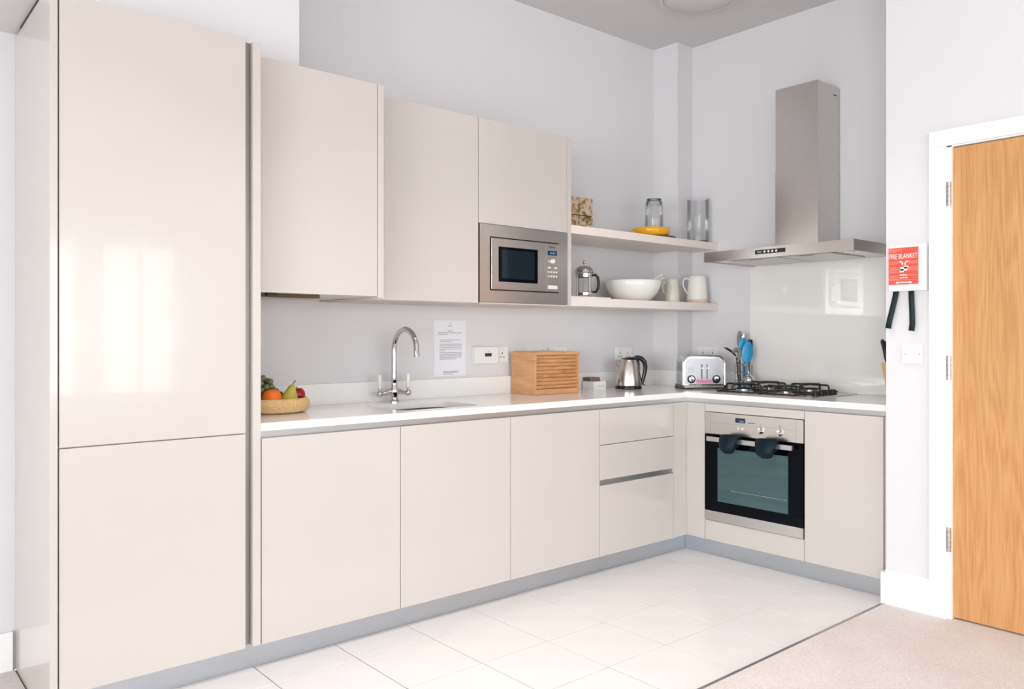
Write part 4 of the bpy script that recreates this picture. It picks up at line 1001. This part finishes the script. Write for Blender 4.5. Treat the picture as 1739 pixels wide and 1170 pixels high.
t = thing('control_box', 'white wall-mounted control box with a small dark display', 'control unit', (-0.886, YB, 1.077))
obj('housing', box(-0.968, -0.806, YB-0.030, YB-0.0005, 1.078, 1.168, bev=0.003), 'white_plastic', t)
obj('display', box(-0.898, -0.852, YB-0.0312, YB-0.0295, 1.116, 1.134), 'dark_print', t)
bm = bmesh.new()
for k in range(3): bx(bm, -0.894+k*0.014, -0.884+k*0.014, YB-0.0318, YB-0.0312, 1.120, 1.130)
obj('digits', bm, 'black', t)
obj('indicator', box(-0.878, -0.870, YB-0.0312, YB-0.0295, 1.140, 1.144), 'grey_print', t)

def socket(kind, label, c, right, w, h, switches):
    t = thing('wall_socket' if kind == 's' else 'wall_switch', label, 'socket' if kind == 's' else 'switch', c, group='white wall plates')
    r = Vector(right); up = Vector((0, 0, 1)); n = r.cross(up)      # points into the room
    def b(nm, a0, a1, z0, z1, d0, d1, m):
        bm = box(a0, a1, z0, z1, d0, d1, bev=0.0012 if nm == 'plate' else 0)
        return obj(nm, xform(bm, face_mtx(c, r, up)), m, t)
    p = b('plate', -w/2, w/2, -h/2, h/2, 0.0004, 0.009, 'white_plastic')
    if kind == 's':
        for s in ((-1, 1) if switches == 2 else (0,)):
            x = s*w*0.25
            for dx, dz, ww, hh in ((0, 0.012, 0.003, 0.006), (-0.011, -0.008, 0.005, 0.003), (0.011, -0.008, 0.005, 0.003)):
                b('pin_hole', x+dx-ww, x+dx+ww, dz-hh-0.006, dz+hh-0.006, 0.0088, 0.0094, 'dark_print')
            b('rocker', x-0.006 + s*0.0, x+0.006, 0.020, 0.034, 0.0088, 0.0115, 'button')
    else:
        for x in (-w*0.36, w*0.36): b('screw', x-0.003, x+0.003, -0.003, 0.003, 0.0088, 0.0096, 'alu')
        b('inner_line', -0.022, 0.022, -0.018, -0.0172, 0.0088, 0.0093, 'grey_print')
X = (1, 0, 0)
socket('s', 'small white wall plate just right of the control box', (-0.758, YB, 1.125), X, 0.086, 0.086, 1)
socket('s', 'white double socket behind the left half of the bread bin', (-0.488, YB, 1.118), X, 0.147, 0.086, 2)
socket('s', 'white double socket behind the right half of the bread bin', (-0.330, YB, 1.118), X, 0.147, 0.086, 2)
socket('s', 'white double socket above the kettle', (0.252, YB, 1.112), X, 0.147, 0.086, 2)
socket('s', 'white double socket above the toaster on the hob wall', (XR, 0.280, 1.112), (0, -1, 0), 0.150, 0.086, 2)
socket('w', 'white blank wall plate below the fire blanket', (XD, -1.274, 1.147), (0, -1, 0), 0.088, 0.084, 0)

t = thing('fire_blanket', 'white wall case with red FIRE BLANKET label and two black straps', 'fire blanket', (XD, -1.26, 1.428))
FX = XD-0.034
cs = obj('case', box(FX, XD-0.0005, -1.340, -1.180, 1.428, 1.634, bev=0.004), 'white_plastic', t)
lb = obj('label_panel', box(FX-0.0008, FX+0.001, -1.311, -1.181, 1.457, 1.622), 'red_print', t, label='red printed instruction label')
fm = lambda y, z: face_mtx((FX-0.0010, y, z), (0, -1, 0), (0, 0, 1))
text('title_lettering', 'FIRE BLANKET', 0.031, fm(-1.2460, 1.583), 'paper', lb, width=0.122)
def bars(name, m, y0, y1, zs, h):
    bm = bmesh.new()
    for z in zs:
        y = y0
        while y > y1+0.002:
            w = min(random.uniform(0.004, 0.012), y-y1); bx(bm, FX-0.0013, FX-0.0006, y-w, y, z-h, z); y -= w+0.0018
    obj(name, bm, m, lb)
bars('small_print', 'pink_red', -1.184, -1.240, (1.617, 1.609), 0.0055)
bars('small_print', 'pink_red', -1.186, -1.224, (1.560, 1.553, 1.536, 1.529, 1.522, 1.515, 1.498, 1.491, 1.484), 0.0045)
bars('small_print', 'pink_red', -1.270, -1.307, (1.560, 1.553, 1.536, 1.529, 1.522, 1.500), 0.0045)
bars('small_print', 'paper', -1.230, -1.266, (1.502, 1.490), 0.005)
bars('small_print', 'paper', -1.222, -1.276, (1.469,), 0.005)
bars('small_print', 'pink_red', -1.186, -1.306, (1.479,), 0.003)
bm = bmesh.new()
for dy, dz, ry, rz in ((0, 0, 0.016, 0.008), (-0.010, 0.007, 0.010, 0.006), (0.009, -0.008, 0.009, 0.007)): bx(bm, FX-0.0013, FX-0.0006, -1.248+dy-ry, -1.248+dy+ry, 1.527+dz-rz, 1.527+dz+rz)
obj('hand_symbol', bm, 'paper', lb)
bm = bmesh.new()
for s in (-1, 1):
    bx(bm, FX-0.0013, FX-0.0006, -1.248+s*0.006-0.003, -1.248+s*0.006+0.003, 1.544, 1.556); bx(bm, FX-0.0013, FX-0.0006, -1.248+s*0.014-0.006, -1.248+s*0.014+0.006, 1.556, 1.562)
obj('strap_symbol', bm, 'paper', lb)
for y in (-1.219, -1.277): obj('round_symbol', xform(lat([(0, 0), (0.005, 0), (0.005, 0.0005), (0, 0.0005)], seg=16), Matrix.Translation((FX-0.0007, y, 1.466)) @ Matrix.Rotation(R(-90), 4, 'Y')), 'paper', lb)
def strap(pts, w):
    bm = bmesh.new(); rows = []
    for y, z in pts: rows.append([bm.verts.new((XD-0.017, y+w/2, z+0.002)), bm.verts.new((XD-0.017, y-w/2, z-0.002))])
    for a, b in zip(rows, rows[1:]): bm.faces.new((a[0], a[1], b[1], b[0]))
    o = obj('pull_strap', bm, 'strap', t, smooth='all'); s = o.modifiers.new('thick', 'SOLIDIFY'); s.thickness = 0.003
strap([(-1.208, 1.430), (-1.200, 1.39), (-1.188, 1.34), (-1.178, 1.30), (-1.171, 1.262)], 0.024)
strap([(-1.273, 1.430), (-1.275, 1.38), (-1.277, 1.33), (-1.278, 1.28), (-1.274, 1.250)], 0.024)
